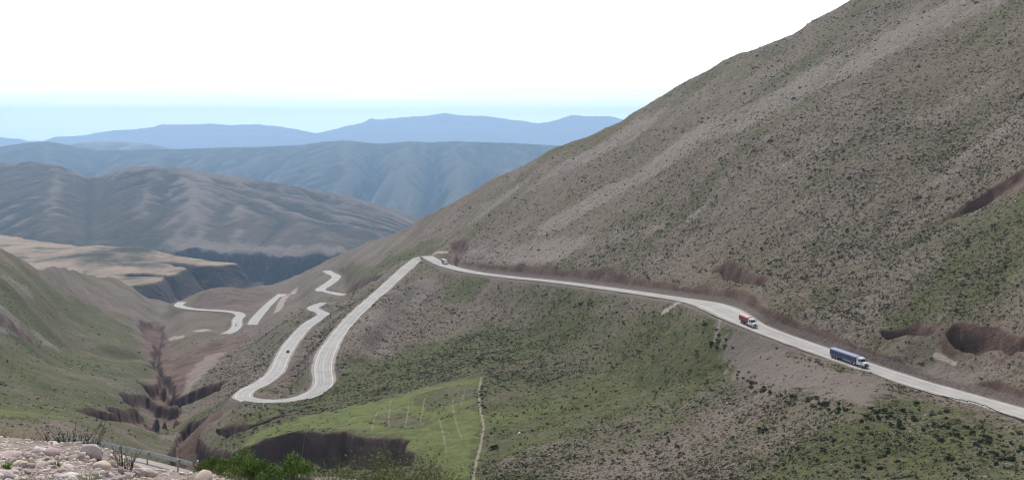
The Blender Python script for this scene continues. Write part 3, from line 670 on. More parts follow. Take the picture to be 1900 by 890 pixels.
# ------------------------------------------------------------------ haze
def cube_obj(name, lo, hi, mat):
    v = [(x, y, z) for x in (lo[0], hi[0]) for y in (lo[1], hi[1]) for z in (lo[2], hi[2])]
    f = [(0, 1, 3, 2), (4, 6, 7, 5), (0, 4, 5, 1), (2, 3, 7, 6), (0, 2, 6, 4), (1, 5, 7, 3)]
    return link(name, mesh_np(name, v, f, mat))
hm, ht, hb = new_mat('haze_air'); ht.nodes.remove(hb)
pv = ht.nodes.new('ShaderNodeVolumePrincipled'); pv.inputs['Color'].default_value = HAZE_COL+(1,); pv.inputs['Density'].default_value = HAZE_DENSITY; pv.inputs['Anisotropy'].default_value = .35
ht.links.new(pv.outputs[0], [n for n in ht.nodes if n.type == 'OUTPUT_MATERIAL'][0].inputs['Volume'])
tag(cube_obj('haze', (-31000, -2600, -641), (31000, 30300, 560), hm), 'thin blue haze lying over the valleys and far ranges', 'haze', kind='stuff')

# ------------------------------------------------------------------ road surfaces
def road_mat(name, c0, c1, c2):
    m, t, b = new_mat(name); g = N(t); p = g.pos()
    f = g.noise(p, .12, 4, .6); f2 = g.noise(p, 1.5, 4, .7)
    c = g.mix(g.rng(f, .35, .65), c0, c1); c = g.mix(g.rng(f2, .45, .75, 0, .6), c, c2)
    g.put(b.inputs['Base Color'], c); b.inputs['Roughness'].default_value = .9; b.inputs['Specular IOR Level'].default_value = .2
    return m
M_ASPH = road_mat('sun_bleached_asphalt', (.34, .325, .305), (.41, .395, .37), (.36, .35, .335))
M_VERGE = road_mat('gravel_verge', (.25, .215, .19), (.33, .29, .26), (.38, .34, .30))
M_LINE = simple('road_paint', (.78, .77, .73), .7, var=.08)
def ribbon(bm_v, bm_f, q, o0, o1, dz, wid=None, dash=None):
    t = np.gradient(q[:, :2], axis=0); t /= np.linalg.norm(t, axis=1)[:, None]+1e-9
    nx, ny = -t[:, 1], t[:, 0]
    s0 = np.full(len(q), o0) if np.isscalar(o0) else o0; s1 = np.full(len(q), o1) if np.isscalar(o1) else o1
    a = np.stack([q[:, 0]+nx*s0, q[:, 1]+ny*s0, q[:, 2]+dz], 1); b = np.stack([q[:, 0]+nx*s1, q[:, 1]+ny*s1, q[:, 2]+dz], 1)
    base = sum(len(v) for v in bm_v); n = len(q)
    bm_v.append(np.concatenate([a, b]))
    i = np.arange(n-1)
    if dash: i = i[(i % dash[0]) < dash[1]]
    bm_f.append(np.stack([base+i, base+n+i, base+n+i+1, base+i+1], 1))
def build_ribbons(name, items, mat):
    v, f = [], []
    for it in items: ribbon(v, f, *it)
    me = mesh_np(name, np.concatenate(v), np.concatenate(f), mat); o = link(name, me); return tag(o, kind='structure')
main = roads['main']; hw = halfwidth(main)
pav = np.minimum(hw-1.45, 6.4)
jit = lambda q, s, sd: s*fbm(q[:, 0]/7, q[:, 1]/7, 3, sd)
build_ribbons('road_verge', [(main, -hw-jit(main, .7, 3), hw+jit(main, .7, 4), 0.0)]+[(roads[k], -5.8, 5.8, 0.) for k in ('lower', 'far_a', 'far_b')]+[(near_line, -5.2, 5.2, 0.)], M_VERGE)
build_ribbons('road', [(main, -pav, pav, .03)]+[(roads[k], -4.4, 4.4, .03) for k in ('lower', 'far_a', 'far_b')]+[(near_line, -3.7, 3.7, .03)], M_ASPH)
items = []
for q, p in [(main, pav)]+[(roads[k], np.full(len(roads[k]), 4.2)) for k in ('lower', 'far_a', 'far_b')]+[(near_line, np.full(len(near_line), 3.5))]:
    lw = .12 if q is near_line else .16
    items += [(q, p-.35-lw, p-.35, .05), (q, -p+.35, -p+.35+lw, .05)]
M_WORN = road_mat('worn_wheel_lanes', (.29, .28, .265), (.345, .33, .315), (.31, .30, .285))
wear = []
for off in (-2.55, -1.15, 1.15, 2.55): wear.append((main, off-.38+jit(main, .18, 20), off+.38+jit(main, .18, 21), .04))
build_ribbons('road_wear', wear, M_WORN)
build_ribbons('road_markings', items, M_LINE)

# ------------------------------------------------------------------ vehicles
M_WHITE = simple('white_truck_paint', (.74, .74, .73), .35, var=.05, spec=.5)
M_BLUE = simple('blue_trailer_boards', (.055, .075, .175), .5, var=.2)
M_TARP_B = simple('grey_blue_tarpaulin', (.30, .315, .42), .75, var=.12)  # grey-blue, lighter than the trailer boards
M_RED = simple('red_body_boards', (.30, .045, .055), .5, var=.2)
M_TARP_R = simple('faded_pink_tarpaulin', (.62, .42, .40), .75, var=.15)
M_GLASS = simple('dark_cab_glass', (.025, .032, .038), .12, var=.1, spec=.6)
M_BLACK = simple('black_chassis', (.03, .03, .03), .7)
M_TYRE = simple('tyre_rubber', (.025, .024, .023), .85)
M_STEEL = simple('dull_steel', (.42, .43, .44), .45, .6)
M_GRILLE = simple('grille_grey', (.12, .12, .17), .5)
M_LAMP = simple('lamp_glass', (.75, .75, .72), .15, spec=.6)
M_GALV = simple('galvanised_rail', (.30, .33, .31), .5, .4)
M_RAIL_BACK = simple('shaded_rail_back', (.10, .09, .08), .7)  # rail seen from behind: the shade on its back is put into the colour
M_CARD = simple('dark_car_paint', (.03, .032, .04), .3, spec=.6)
M_CARW = simple('white_car_paint', (.75, .75, .74), .3, spec=.6)

def bm_part(name, build, mat, parent, bevel=0.):
    bm = bmesh.new(); build(bm)
    if bevel: bmesh.ops.bevel(bm, geom=[e for e in bm.edges if e.calc_face_angle(0) > .5], offset=bevel, segments=2, affect='EDGES')
    bmesh.ops.recalc_face_normals(bm, faces=bm.faces)
    me = bpy.data.meshes.new(name); bm.to_mesh(me); bm.free(); me.materials.append(mat)
    return link(name, me, parent)
def prism(bm, prof, y0, y1, taper=0.):
    """side profile (x, z) swept across y; taper narrows the top"""
    zs = [z for _, z in prof]; lo, hi = min(zs), max(zs)
    def row(y): return [bm.verts.new((x, y*(1-taper*(z-lo)/(hi-lo+1e-9)), z)) for x, z in prof]
    a, b = row(y0), row(y1); n = len(prof)
    bm.faces.new(a); bm.faces.new(b[::-1])
    for i in range(n): bm.faces.new((a[i], b[i], b[(i+1) % n], a[(i+1) % n]))
def box(bm, x0, x1, y0, y1, z0, z1): prism(bm, [(x0, z0), (x1, z0), (x1, z1), (x0, z1)], y0, y1)
def cyl_y(bm, x, y0, y1, z, r, n=18, r1=None):
    a = [bm.verts.new((x+r*math.cos(k*2*math.pi/n), y0, z+r*math.sin(k*2*math.pi/n))) for k in range(n)]
    r1 = r1 or r
    b = [bm.verts.new((x+r1*math.cos(k*2*math.pi/n), y1, z+r1*math.sin(k*2*math.pi/n))) for k in range(n)]
    bm.faces.new(a); bm.faces.new(b[::-1])
    for i in range(n): bm.faces.new((a[i], b[i], b[(i+1) % n], a[(i+1) % n]))
def wheel(parent, x, side, r=.52, w=.3, half=1.22, dual=False):
    ww = w*(2 if dual else 1); y1 = side*half; y0 = side*(half-ww)
    t = bm_part('wheel', lambda bm: cyl_y(bm, x, y0, y1, r, r), M_TYRE, parent, .04)
    bm_part('rim', lambda bm: cyl_y(bm, x, y1-side*.02, y1+side*.025, r, r*.58, 14, r*.5), M_STEEL, t)
    return t

def truck(name, label, L, tractor_only_len, body_mat, tarp_mat, rigid):
    """bonneted truck, +X forward, origin under the middle"""
    t = bpy.data.objects.new(name, None); COL.objects.link(t); tag(t, label, 'truck')
    f = L/2
    cab = bm_part('cab', lambda bm: prism(bm, [(f-3.9, .75), (f-1.75, .75), (f-1.75, 1.95), (f-2.25, 2.95), (f-2.5, 3.12), (f-3.7, 3.16), (f-3.9, 3.0)], -1.2, 1.2, .06), M_WHITE, t, .05)
    bm_part('windshield', lambda bm: prism(bm, [(f-1.80, 1.98), (f-1.74, 2.0), (f-2.19, 2.88), (f-2.25, 2.86)], -1.02, 1.02, .03), M_GLASS, cab)
    for s in (-1, 1):
        bm_part('side_window', lambda bm: prism(bm, [(f-2.95, 1.95), (f-2.05, 1.95), (f-2.38, 2.72), (f-2.95, 2.72)], s*1.155, s*1.205), M_GLASS, cab)
        bm_part('door', lambda bm: prism(bm, [(f-3.0, .85), (f-1.85, .85), (f-1.85, 1.9), (f-3.0, 1.9)], s*1.17, s*1.215), M_WHITE, cab, .01)
        bm_part('mirror', lambda bm: box(bm, f-1.85, f-1.72, s*1.32, s*1.5, 1.95, 2.65), M_BLACK, cab, .02)
    bm_part('sun_visor', lambda bm: prism(bm, [(f-2.28, 2.92), (f-2.02, 2.80), (f-2.0, 2.86), (f-2.3, 3.0)], -1.0, 1.0), M_WHITE, cab)
    hood = bm_part('hood', lambda bm: prism(bm, [(f-1.85, .95), (f-.28, .95), (f-.2, 1.35), (f-.32, 1.66), (f-.7, 1.78), (f-1.85, 2.02)], -.93, .93, .12), M_WHITE, t, .08)
    bm_part('grille', lambda bm: prism(bm, [(f-.26, 1.0), (f-.2, 1.0), (f-.165, 1.34), (f-.27, 1.6), (f-.32, 1.6)], -.58, .58, .1), M_GRILLE, hood)
    for s in (-1, 1):
        bm_part('headlight', lambda bm: box(bm, f-.32, f-.17, s*.66, s*.9, 1.0, 1.22), M_LAMP, hood, .02)
        bm_part('fender', lambda bm: prism(bm, [(f-2.05, .9), (f-1.9, 1.3), (f-1.6, 1.45), (f-.8, 1.42), (f-.4, 1.2), (f-.32, .8), (f-.62, .8), (f-.75, 1.1), (f-1.6, 1.12), (f-1.8, .9)], s*.85, s*1.22), M_WHITE, hood, .03)
    bm_part('bumper', lambda bm: prism(bm, [(f-.45, .42), (f-.05, .42), (f, .6), (f-.06, .84), (f-.45, .84)], -1.22, 1.22), M_STEEL if rigid else M_GRILLE, t, .03)
    bm_part('chassis', lambda bm: box(bm, -f+.3, f-.6, -.45, .45, .62, .92), M_BLACK, t)
    ft = bm_part('fuel_tank', lambda bm: cyl_y(bm, 0, -.45, .45, 0, .33), M_STEEL, t)
    ft.rotation_euler = (0, 0, R(90)); ft.location = (f-4.9, -.95, .78)
    ex = bm_part('exhaust_stack', lambda bm: cyl_y(bm, 0, 0, 2.4, 0, .07, 10), M_STEEL, t)
    ex.rotation_euler = (R(90), 0, 0); ex.location = (f-4.02, .9, .9)
    b1 = f-4.25; b0 = -f; zb = 1.22; zt = 3.25 if rigid else 3.1
    body = bm_part('cargo_body' if rigid else 'trailer', lambda bm: box(bm, b0, b1, -1.27, 1.27, zb, zt), body_mat, t, .03)
    n = int((b1-b0)/1.35)
    for i in range(n+1):
        xx = b0+.06+(b1-b0-.12)*i/n
        for sd_ in (-1, 1): bm_part('stake', lambda bm: box(bm, xx-.05, xx+.05, sd_*1.272, sd_*1.33, zb+.02, zt-.02), body_mat, body)
    bm_part('lower_rail', lambda bm: box(bm, b0-.02, b1+.02, -1.31, 1.31, zb-.12, zb-.003), M_STEEL if not rigid else M_BLACK, body)
    def tarp(bm):
        n = 9
        pr = [(-1.36, zt-.32), (-1.34, zt+.04)]+[(-1.3*math.cos(math.pi*k/n), zt+.06+.24*math.sin(math.pi*k/n)) for k in range(n+1)]+[(1.34, zt+.04), (1.36, zt-.32)]
        prev = None; m = int((b1-b0)/.7)
        for i in range(m+1):
            xx = b0-.04+(b1-b0+.08)*i/m; sag = -.05*(i % 2)
            row = [bm.verts.new((xx, y, z+(sag if abs(y) < 1.2 else 0))) for y, z in pr]
            if prev:
                for q in range(len(row)-1): bm.faces.new((prev[q], row[q], row[q+1], prev[q+1]))
            else: bm.faces.new(row)
            prev = row
        bm.faces.new(prev[::-1])
    bm_part('tarpaulin', tarp, tarp_mat, body)
    bm_part('tailgate', lambda bm: box(bm, b0-.07, b0-.002, -1.2, 1.2, zb+.05, zt-.08), body_mat, body, .01)
    ax = [f-1.25, f-5.3, f-6.6]+([] if rigid else [-f+1.0, -f+2.3, -f+3.6])
    if rigid: ax = [f-1.25, -f+1.6, -f+2.9]
    for i, x in enumerate(ax):
        for s in (-1, 1): wheel(t, x, s, dual=i > 0)
        bm_part('axle', lambda bm: cyl_y(bm, x, -1., 1., .52, .08, 8), M_BLACK, t)
    for s in (-1, 1):
        bm_part('mudguard', lambda bm: box(bm, ax[-1 if rigid else 3]-.75, ax[-1 if rigid else 3]-.7, s*.65, s*1.25, .35, 1.05), M_BLACK, t)
    return t

def project(q): return q[..., 0]/q[..., 1]*F+U0, V0-q[..., 2]/q[..., 1]*F
def pose_on_road(o, line, u, v, lane, towards_start=False, dz=.06):
    a, b = project(line); i = int(np.argmin((a-u)**2+(b-v)**2)); i = min(max(i, 3), len(line)-4)
    t = Vector(line[i+3]-line[i-3]).normalized()
    if towards_start: t = -t
    side = Vector((0, 0, 1)).cross(t).normalized(); up = t.cross(side)
    p = Vector(line[i])+side*lane+Vector((0, 0, dz))
    o.matrix_world = Matrix.Translation(p) @ Matrix((t, side, up)).transposed().to_4x4()
    return o
tr = truck('articulated_truck', 'long articulated truck with white bonneted cab and blue tarpaulin-covered trailer on the grey road', 17.8, 0, M_BLUE, M_TARP_B, False)
pose_on_road(tr, main, 1580, 671, -1.9, True)
tr = truck('cargo_truck', 'shorter truck with white cab and red tarpaulin-topped body on the road by the wide lay-by', 10.4, 0, M_RED, M_TARP_R, True)
pose_on_road(tr, main, 1394, 602, -1.7, True)
tr = truck('cargo_truck', 'tiny red and white truck rounding the distant road bend below the dark rock notch', 9.5, 0, M_RED, M_TARP_R, True)
pose_on_road(tr, main, 820, 491, 2.2, True)

def car(name, label, mat):
    t = bpy.data.objects.new(name, None); COL.objects.link(t); tag(t, label, 'car')
    b = bm_part('body', lambda bm: prism(bm, [(-2.1, .28), (2.1, .28), (2.15, .55), (2.0, .78), (1.0, .92), (-1.9, .95), (-2.12, .8)], -.88, .88, .06), mat, t, .06)
    c = bm_part('cabin', lambda bm: prism(bm, [(-1.9, .93), (1.05, .9), (.3, 1.42), (-1.3, 1.46)], -.8, .8, .16), mat, b, .05)
    bm_part('windshield', lambda bm: prism(bm, [(.98, .97), (1.03, .97), (.37, 1.38), (.32, 1.38)], -.66, .66), M_GLASS, c)
    bm_part('rear_window', lambda bm: prism(bm, [(-1.9, 1.0), (-1.86, 1.0), (-1.38, 1.4), (-1.42, 1.4)], -.62, .62), M_GLASS, c)
    for s in (-1, 1):
        bm_part('side_window', lambda bm: prism(bm, [(-1.5, 1.0), (.7, 1.0), (.2, 1.36), (-1.2, 1.38)], s*.70, s*.785), M_GLASS, c)
        bm_part('headlight', lambda bm: box(bm, 1.98, 2.12, s*.5, s*.8, .6, .74), M_LAMP, b)
        for x in (-1.3, 1.32): wheel(t, x, s, .32, .2, .89)
    return t
pose_on_road(car('car', 'small dark car on the middle road leading down to the hairpin bend', M_CARD), main, 529, 653, -1.5, False)
pose_on_road(car('car', 'small white car on the farthest lower road, on its short curved descent', M_CARW), roads['far_b'], 439, 602, 1.2, False)

# ------------------------------------------------------------------ guard rails and marker post
def guard_rail(name, label, line, h, mat, post_every, post_mat):
    t = bpy.data.objects.new(name, None); COL.objects.link(t); t.location = line[0]; tag(t, label, 'guard rail')
    q = line-line[0]; tg = np.gradient(q[:, :2], axis=0); tg /= np.linalg.norm(tg, axis=1)[:, None]+1e-9
    nrm = np.stack([-tg[:, 1], tg[:, 0]], 1)
    prof = [(.0, -.16), (.07, -.12), (.07, -.06), (.0, -.02), (.0, .02), (.07, .06), (.07, .12), (.0, .16), (-.03, .16), (-.03, -.16)]
    bm = bmesh.new(); prev = None
    for p, n_ in zip(q, nrm):
        row = [bm.verts.new((p[0]+n_[0]*a, p[1]+n_[1]*a, p[2]+h+b)) for a, b in prof]
        if prev:
            for k_ in range(len(prof)): bm.faces.new((prev[k_], row[k_], row[(k_+1) % len(prof)], prev[(k_+1) % len(prof)]))
        prev = row
    bmesh.ops.recalc_face_normals(bm, faces=bm.faces)
    me = bpy.data.meshes.new('rail'); bm.to_mesh(me); bm.free(); me.materials.append(mat); link('rail', me, t)
    for i in range(0, len(q), post_every):
        p = q[i]; n_ = nrm[i]
        def pb(bm): box(bm, p[0]-.05, p[0]+.05, p[1]-.05, p[1]+.05, p[2]-.5, p[2]+h+.14)
        o = bm_part('post', pb, post_mat, t, .015); o.location = (-n_[0]*.13, -n_[1]*.13, 0)
        def blk(bm): box(bm, p[0]-.06, p[0]+.06, p[1]-.06, p[1]+.06, p[2]+h-.1, p[2]+h+.1)
        s_ = bm_part('spacer', blk, post_mat, o); s_.location = (n_[0]*.06, n_[1]*.06, 0)
    return t
a_, b_ = project(rail_near); m_ = (a_ > 100) & (a_ < 366)
rl = rail_near[m_].copy(); rl[:, 2] -= .66
guard_rail('guard_rail', 'pale grey metal guard rail along the near road behind the rubble and upright bush', rl, .66, M_GALV, 5, M_GALV)
a_, b_ = project(main); m_ = (a_ > 1778) & (a_ < 1990) & (b_ > 600)
q_ = resample(offset_line(main[m_], -6.2 if main[m_][0, 0] > main[m_][-1, 0] else 6.2), 1.)
side_s = 1 if q_[len(q_)//2, 0] < main[m_][m_.sum()//2, 0] else -1
if side_s < 0: q_ = resample(offset_line(main[m_], 6.2), 1.)
q_[:, 2] = H_of(Zs, q_[:, 0], q_[:, 1])-.05
guard_rail('guard_rail', 'dark guard rail on the outer edge of the road beyond the blue truck', q_, .7, M_RAIL_BACK, 4, M_RAIL_BACK)
def ground_at(u, v, lift=0.):
    """first terrain point under a pixel of the photo, by walking along the sight line"""
    d = np.geomspace(3, 2200, 6000); x = (u-U0)/F*d; z = -(v-V0)/F*d
    h = H_of(Zs, x, d); k_ = np.argmax(h >= z)
    return (x[k_], d[k_], h[k_])
px, py, pz_ = P(366.5, 850, 82.5)
mp_ = bpy.data.objects.new('marker_post', None); COL.objects.link(mp_); mp_.location = (px, py, float(H_of(Zs, px, py)[0]))
tag(mp_, 'thin pale marker post standing at the end of the pale guard rail', 'post')
M_POST = simple('weathered_post_wood', (.33, .27, .22), .8)
bm_part('shaft', lambda bm: prism(bm, [(-.06, -.3), (.06, -.3), (.05, 1.5), (-.05, 1.5)], -.05, .05), M_POST, mp_, .01)
bm_part('cap', lambda bm: prism(bm, [(-.06, 1.503), (.06, 1.503), (.03, 1.56), (-.03, 1.56)], -.06, .06), M_WHITE, mp_)

# ------------------------------------------------------------------ scrub, stones
def foliage_mat(name, c0, c1, c2):
    m, t, b = new_mat(name); g = N(t); p = g.pos()
    (tn, _, _), _ = g.attr('tint')
    oi = g.n('ShaderNodeObjectInfo').outputs['Random']
    r_ = g.math('FRACT', g.math('ADD', tn, oi))
    f = g.noise(p, 1.3, 3, .6)
    c = g.mix(r_, c0, c1); c = g.mix(g.rng(f, .4, .7, 0, .6), c, c2)
    g.put(b.inputs['Base Color'], c); b.inputs['Roughness'].default_value = .8; b.inputs['Specular IOR Level'].default_value = .15
    return m
M_SCRUB = foliage_mat('grey_green_scrub', (.034, .042, .018), (.120, .115, .060), (.070, .076, .032))
M_BUSH = foliage_mat('dark_bush_leaves', (.034, .045, .017), (.070, .080, .034), (.050, .064, .022))
M_LUSH = foliage_mat('fresh_green_leaves', (.110, .175, .038), (.205, .265, .080), (.095, .150, .034))
M_WEED = foliage_mat('pale_green_weeds', (.115, .145, .050), (.185, .195, .080), (.09, .12, .04))
M_DRY = foliage_mat('dry_yellow_grass', (.26, .20, .085), (.36, .29, .14), (.20, .17, .07))
M_TWIG = foliage_mat('dark_green_stems', (.050, .055, .030), (.095, .090, .050), (.07, .06, .04))
def stone_mat(name, cols, scale):
    m, t, b = new_mat(name); g = N(t)
    p = g.n('ShaderNodeTexCoord').outputs['Object'] if scale > 0 else g.pos()
    oi = g.n('ShaderNodeObjectInfo').outputs['Random']
    (tn, _, _), _ = g.attr('tint')
    r_ = g.math('FRACT', g.math('ADD', tn, oi))
    ramp = g.n('ShaderNodeValToRGB'); e = ramp.color_ramp.elements
    e[0].position = 0; e[0].color = cols[0]+(1,); e[1].position = 1; e[1].color = cols[-1]+(1,)
    for i, c in enumerate(cols[1:-1]):
        q = e.new((i+1)/(len(cols)-1)); q.color = c+(1,)
    t.links.new(r_, ramp.inputs[0])
    f = g.noise(p, abs(scale), 5, .65)
    c = g.mix(g.rng(f, .35, .7, 0, .75), ramp.outputs[0], g.mix(.5, ramp.outputs[0], (.16, .12, .115)))
    g.put(b.inputs['Base Color'], c); b.inputs['Roughness'].default_value = .9; b.inputs['Specular IOR Level'].default_value = .15
    g.put(b.inputs['Normal'], g.bump(f, .6, .02 if scale > 0 else .1))
    return m
M_STONE = stone_mat('pale_hill_stone', [(.34, .28, .25), (.46, .41, .38), (.38, .31, .27), (.55, .50, .47)], -2.)
M_ROCK = stone_mat('pink_roadside_rock', [(.62, .47, .43), (.76, .68, .63), (.52, .39, .36), (.78, .70, .50), (.42, .33, .33), (.80, .75, .70), (.66, .55, .50)], 9.)

def merged(name, cx, cy, cz, sx, sz, base_v, base_f, mat, jitter=.25, seed=1, yaw=True):
    """one mesh of many small copies (for what nobody could count)"""
    r = np.random.default_rng(seed); n = len(cx); nv = len(base_v[0])
    k = r.integers(0, len(base_v), n); V = np.array(base_v)[k]
    a = r.uniform(0, 2*math.pi, n); ca, sa = np.cos(a)[:, None], np.sin(a)[:, None]
    asp = 1+jitter*r.uniform(-1, 1, (n, 1))
    x = V[..., 0]*sx[:, None]*asp; y = V[..., 1]*sx[:, None]/asp; z = V[..., 2]*sz[:, None]
    vx = cx[:, None]+x*ca-y*sa; vy = cy[:, None]+x*sa+y*ca; vz = cz[:, None]+z
    f = (np.asarray(base_f)[None]+(np.arange(n)*nv)[:, None, None]).reshape(-1, np.asarray(base_f).shape[1])
    me = mesh_np(name, np.stack([vx, vy, vz], -1).reshape(-1, 3), f, mat)
    add_attr(me, 'tint', np.repeat(r.uniform(0, 1, (n, 1)), 3, 1).repeat(nv, 0))
    return me
def tuft_variants(nvar, ntri, seed, size=.42, flat=.75):
    r = np.random.default_rng(seed); o = []
    for _ in range(nvar):
        th = r.uniform(0, 2*math.pi, ntri); ph = np.arccos(r.uniform(0, 1, ntri)); rad = r.uniform(.55, 1., ntri)*(1+.25*np.sin(3*th+r.uniform(0, 6)))
        c = np.stack([np.sin(ph)*np.cos(th)*rad, np.sin(ph)*np.sin(th)*rad, np.cos(ph)*rad*flat+.06], 1)
        nrm = c+r.normal(0, .35, (ntri, 3)); nrm /= np.linalg.norm(nrm, axis=1)[:, None]
        t1 = np.cross(nrm, r.normal(0, 1, (ntri, 3))); t1 /= np.linalg.norm(t1, axis=1)[:, None]; t2 = np.cross(nrm, t1)
        s = size*r.uniform(.6, 1.25, (ntri, 1))
        tri = np.stack([c+t1*s, c-.5*t1*s+.8*t2*s, c-.5*t1*s-.8*t2*s], 1)
        o.append(tri.reshape(-1, 3))
    return o, np.arange(ntri*3).reshape(ntri, 3)
# cell areas and sampling on the visible terrain
dxu = np.gradient(us)[:, None]/F*D2; area_c = dxu*np.gradient(ds)[None]
in_view = (U2 > -60) & (U2 < 1960) & (D2 > 215) & (D2 < 1150)
rowv = V0-Zs/D2*F
in_view &= (rowv < 960)
clear = ROAD_D > 7.5
def scatter(dens, seed):
    r = np.random.default_rng(seed); lam = np.where(in_view & clear, dens*area_c, 0).ravel()
    cnt = r.poisson(lam); idx = np.repeat(np.arange(lam.size), cnt)
    i, j = np.unravel_index(idx, D2.shape)
    u = us[i]+r.uniform(-.5, .5, len(i))*np.gradient(us)[i]; d = ds[j]+r.uniform(-.5, .5, len(i))*np.gradient(ds)[j]
    x = (u-U0)/F*d; return x, d, H_of(Zs, x, d), i, j, r
lod = np.clip(420/D2, .3, 1.0)**1.6
sc = np.clip(M2[..., 0], 0, 1)*(M1[..., B] < .4)*(1-np.clip(M2[..., 1], 0, .9))
clump = sstep(-.35, .35, fbm(X/11, Y/11, 3, 301)+.5*fbm(X/40, Y/40, 2, 302))
x, y, z, i, j, r = scatter(2.8*sc**1.3*(.45+.65*clump)*lod*sstep(1150, 700, D2)+.06*(M1[..., B] < .4)*(M1[..., G] < 1.1)*lod, 5)
print('scrub', len(x))
w = np.exp(r.normal(-1.38, .50, len(x)))*np.clip((y/420)**.5, .9, 1.35)
bv, bf = tuft_variants(10, 9, 3, .55)
me = merged('scrub', x, y, z-.05, w, w*r.uniform(.6, 1.0, len(x)), bv, bf, M_SCRUB, seed=8)
tag(link('scrub', me), 'low grey green scrub spread over the mountain slopes in thousands of small tufts', 'scrub', kind='stuff')
ico = bmesh.new(); bmesh.ops.create_icosphere(ico, subdivisions=1, radius=1); iv = np.array([v.co for v in ico.verts]); fi = np.array([[v.index for v in f.verts] for f in ico.faces]); ico.free()
sv_ = []
for q in range(8):
    rr = np.random.default_rng(60+q); v = iv*(1+rr.uniform(-.35, .25, (len(iv), 1)))*np.array([1, .75, .6]); sv_.append(v)
x, y, z, i, j, r = scatter((.80*np.clip(M1[..., S], 0, 1.1)**1.4+.05)*(M1[..., G] < 1.1)*lod*sstep(-.4, .4, fbm(X/6, Y/6, 2, 305)), 6)
print('stones', len(x))
w = np.exp(r.normal(-1.6, .42, len(x)))*np.clip((y/420)**.6, .9, 1.7)
me = merged('stones', x, y, z+.02, w, w, sv_, fi, M_STONE, seed=9)
tag(link('stones', me), 'pale stones and scree strewn down the mountain slopes', 'stones', kind='stuff')

# larger bushes one can tell apart: single things
def bush_mesh(name, seed, n=190, leaf=.17, lobes=5):
    r = np.random.default_rng(seed); V = []
    cs = [(0, 0, .45, .62)]+[(r.uniform(-.55, .55), r.uniform(-.55, .55), r.uniform(.25, .6), r.uniform(.3, .5)) for _ in range(lobes)]
    for _ in range(n):
        cx, cy, cz, rad = cs[r.integers(0, len(cs))]
        d = r.normal(0, 1, 3); d /= np.linalg.norm(d); d[2] = abs(d[2])*1.1-.25
        c = np.array([cx, cy, cz])+d*rad*r.uniform(.7, 1.05); c[2] = max(c[2], .03)
        nn = d+r.normal(0, .5, 3); nn /= np.linalg.norm(nn); t1 = np.cross(nn, r.normal(0, 1, 3)); t1 /= np.linalg.norm(t1); t2 = np.cross(nn, t1)
        s = leaf*r.uniform(.6, 1.3); V += [c+t1*s, c+t2*s*.7, c-t1*s, c-t2*s*.7]
    V = np.array(V); me = mesh_np(name, V, np.arange(len(V)).reshape(-1, 4), M_BUSH)
    add_attr(me, 'tint', np.repeat(r.uniform(0, .35, (n, 1)), 3, 1).repeat(4, 0)); return me
BUSH = [bush_mesh('bush', 700+q) for q in range(8)]
def bush(u, v, size, label, group, mat=None):
    p = ground_at(u, v)
    if H_of(ROAD_D, p[0], p[1])[0] < 11: return None
    o = link('bush', random.choice(BUSH)); o.location = (p[0], p[1], p[2]-.08*size)
    o.scale = (size*random.uniform(.85, 1.25), size*random.uniform(.85, 1.25), size*random.uniform(.75, 1.05)); o.rotation_euler = (0, 0, random.uniform(0, 6.28))
    tag(o, label, 'bush', group); return o
def in_poly(pts, n, dens=None):
    pts = np.array(pts, float); o = []
    while len(o) < n:
        u = random.uniform(pts[:, 0].min(), pts[:, 0].max()); v = random.uniform(pts[:, 1].min(), pts[:, 1].max())
        if poly_sd(np.array([u]), np.array([v]), pts)[0] > 0: o.append((u, v))
    return o
GA = [('dark green bush in the thick scrub below the guard-railed stretch of road', 'dark bushes below the guard-railed road',
       [([(1590, 760), (1700, 745), (1790, 770), (1900, 800), (1905, 880), (1820, 860), (1700, 800), (1600, 790)], 70, (.6, 1.25)), ([(1600, 790), (1800, 860), (1900, 890), (1500, 892), (1400, 850)], 45, (.5, .95))]),
      ('dark bush in the row edging the bare gravel patch under the road', 'bushes edging the bare gravel patch',
       [([(1340, 672), (1400, 708), (1440, 730), (1540, 742), (1600, 758), (1560, 770), (1440, 745), (1380, 715)], 34, (.7, 1.35))]),
      ('green bush on the steep bank just below the road at the red-topped truck', 'bushes on the bank below the red-topped truck',
       [([(1330, 605), (1385, 622), (1392, 640), (1350, 655), (1310, 650)], 22, (.7, 1.2))]),
      ('dark bush on the slope under the long straight stretch of road before the lay-by', 'bushes under the straight road before the lay-by',
       [([(960, 530), (1100, 548), (1260, 572), (1200, 590), (1060, 570), (960, 550)], 42, (.7, 1.3))]),
      ('dark bush growing along the pale strip wall at the end of the green field', 'bushes along the field-end strip wall',
       [([(891, 715), (898, 715), (903, 775), (896, 775)], 7, (.7, 1.1))]),
      ('dark bush on the strip of ground between the two arms of the hairpin bend', 'bushes inside the hairpin bend',
       [([(520, 715), (560, 650), (600, 610), (606, 625), (575, 690), (540, 730)], 20, (.7, 1.3))]),
      ('dark bush on the outer slope beneath the hairpin bend', 'bushes under the hairpin bend',
       [([(445, 752), (520, 757), (600, 742), (610, 752), (520, 772), (440, 772)], 18, (.6, 1.1))]),
      ('dark green bush along the rim or foot of the brown cliff below the green field', 'bushes about the brown field cliff',
       [([(400, 800), (425, 798), (425, 815), (405, 818)], 4, (1., 1.5)), ([(540, 862), (600, 858), (740, 866), (700, 880), (560, 880)], 12, (.6, 1.))])]
for lab, grp, zones in GA:
    for poly, n, (s0, s1) in zones:
        for (u, v) in in_poly(poly, n): bush(u, v, random.uniform(s0, s1), lab, grp)
bush(1428, 583, 1.5, 'lone olive bush standing at the uphill road edge between the two trucks', None)
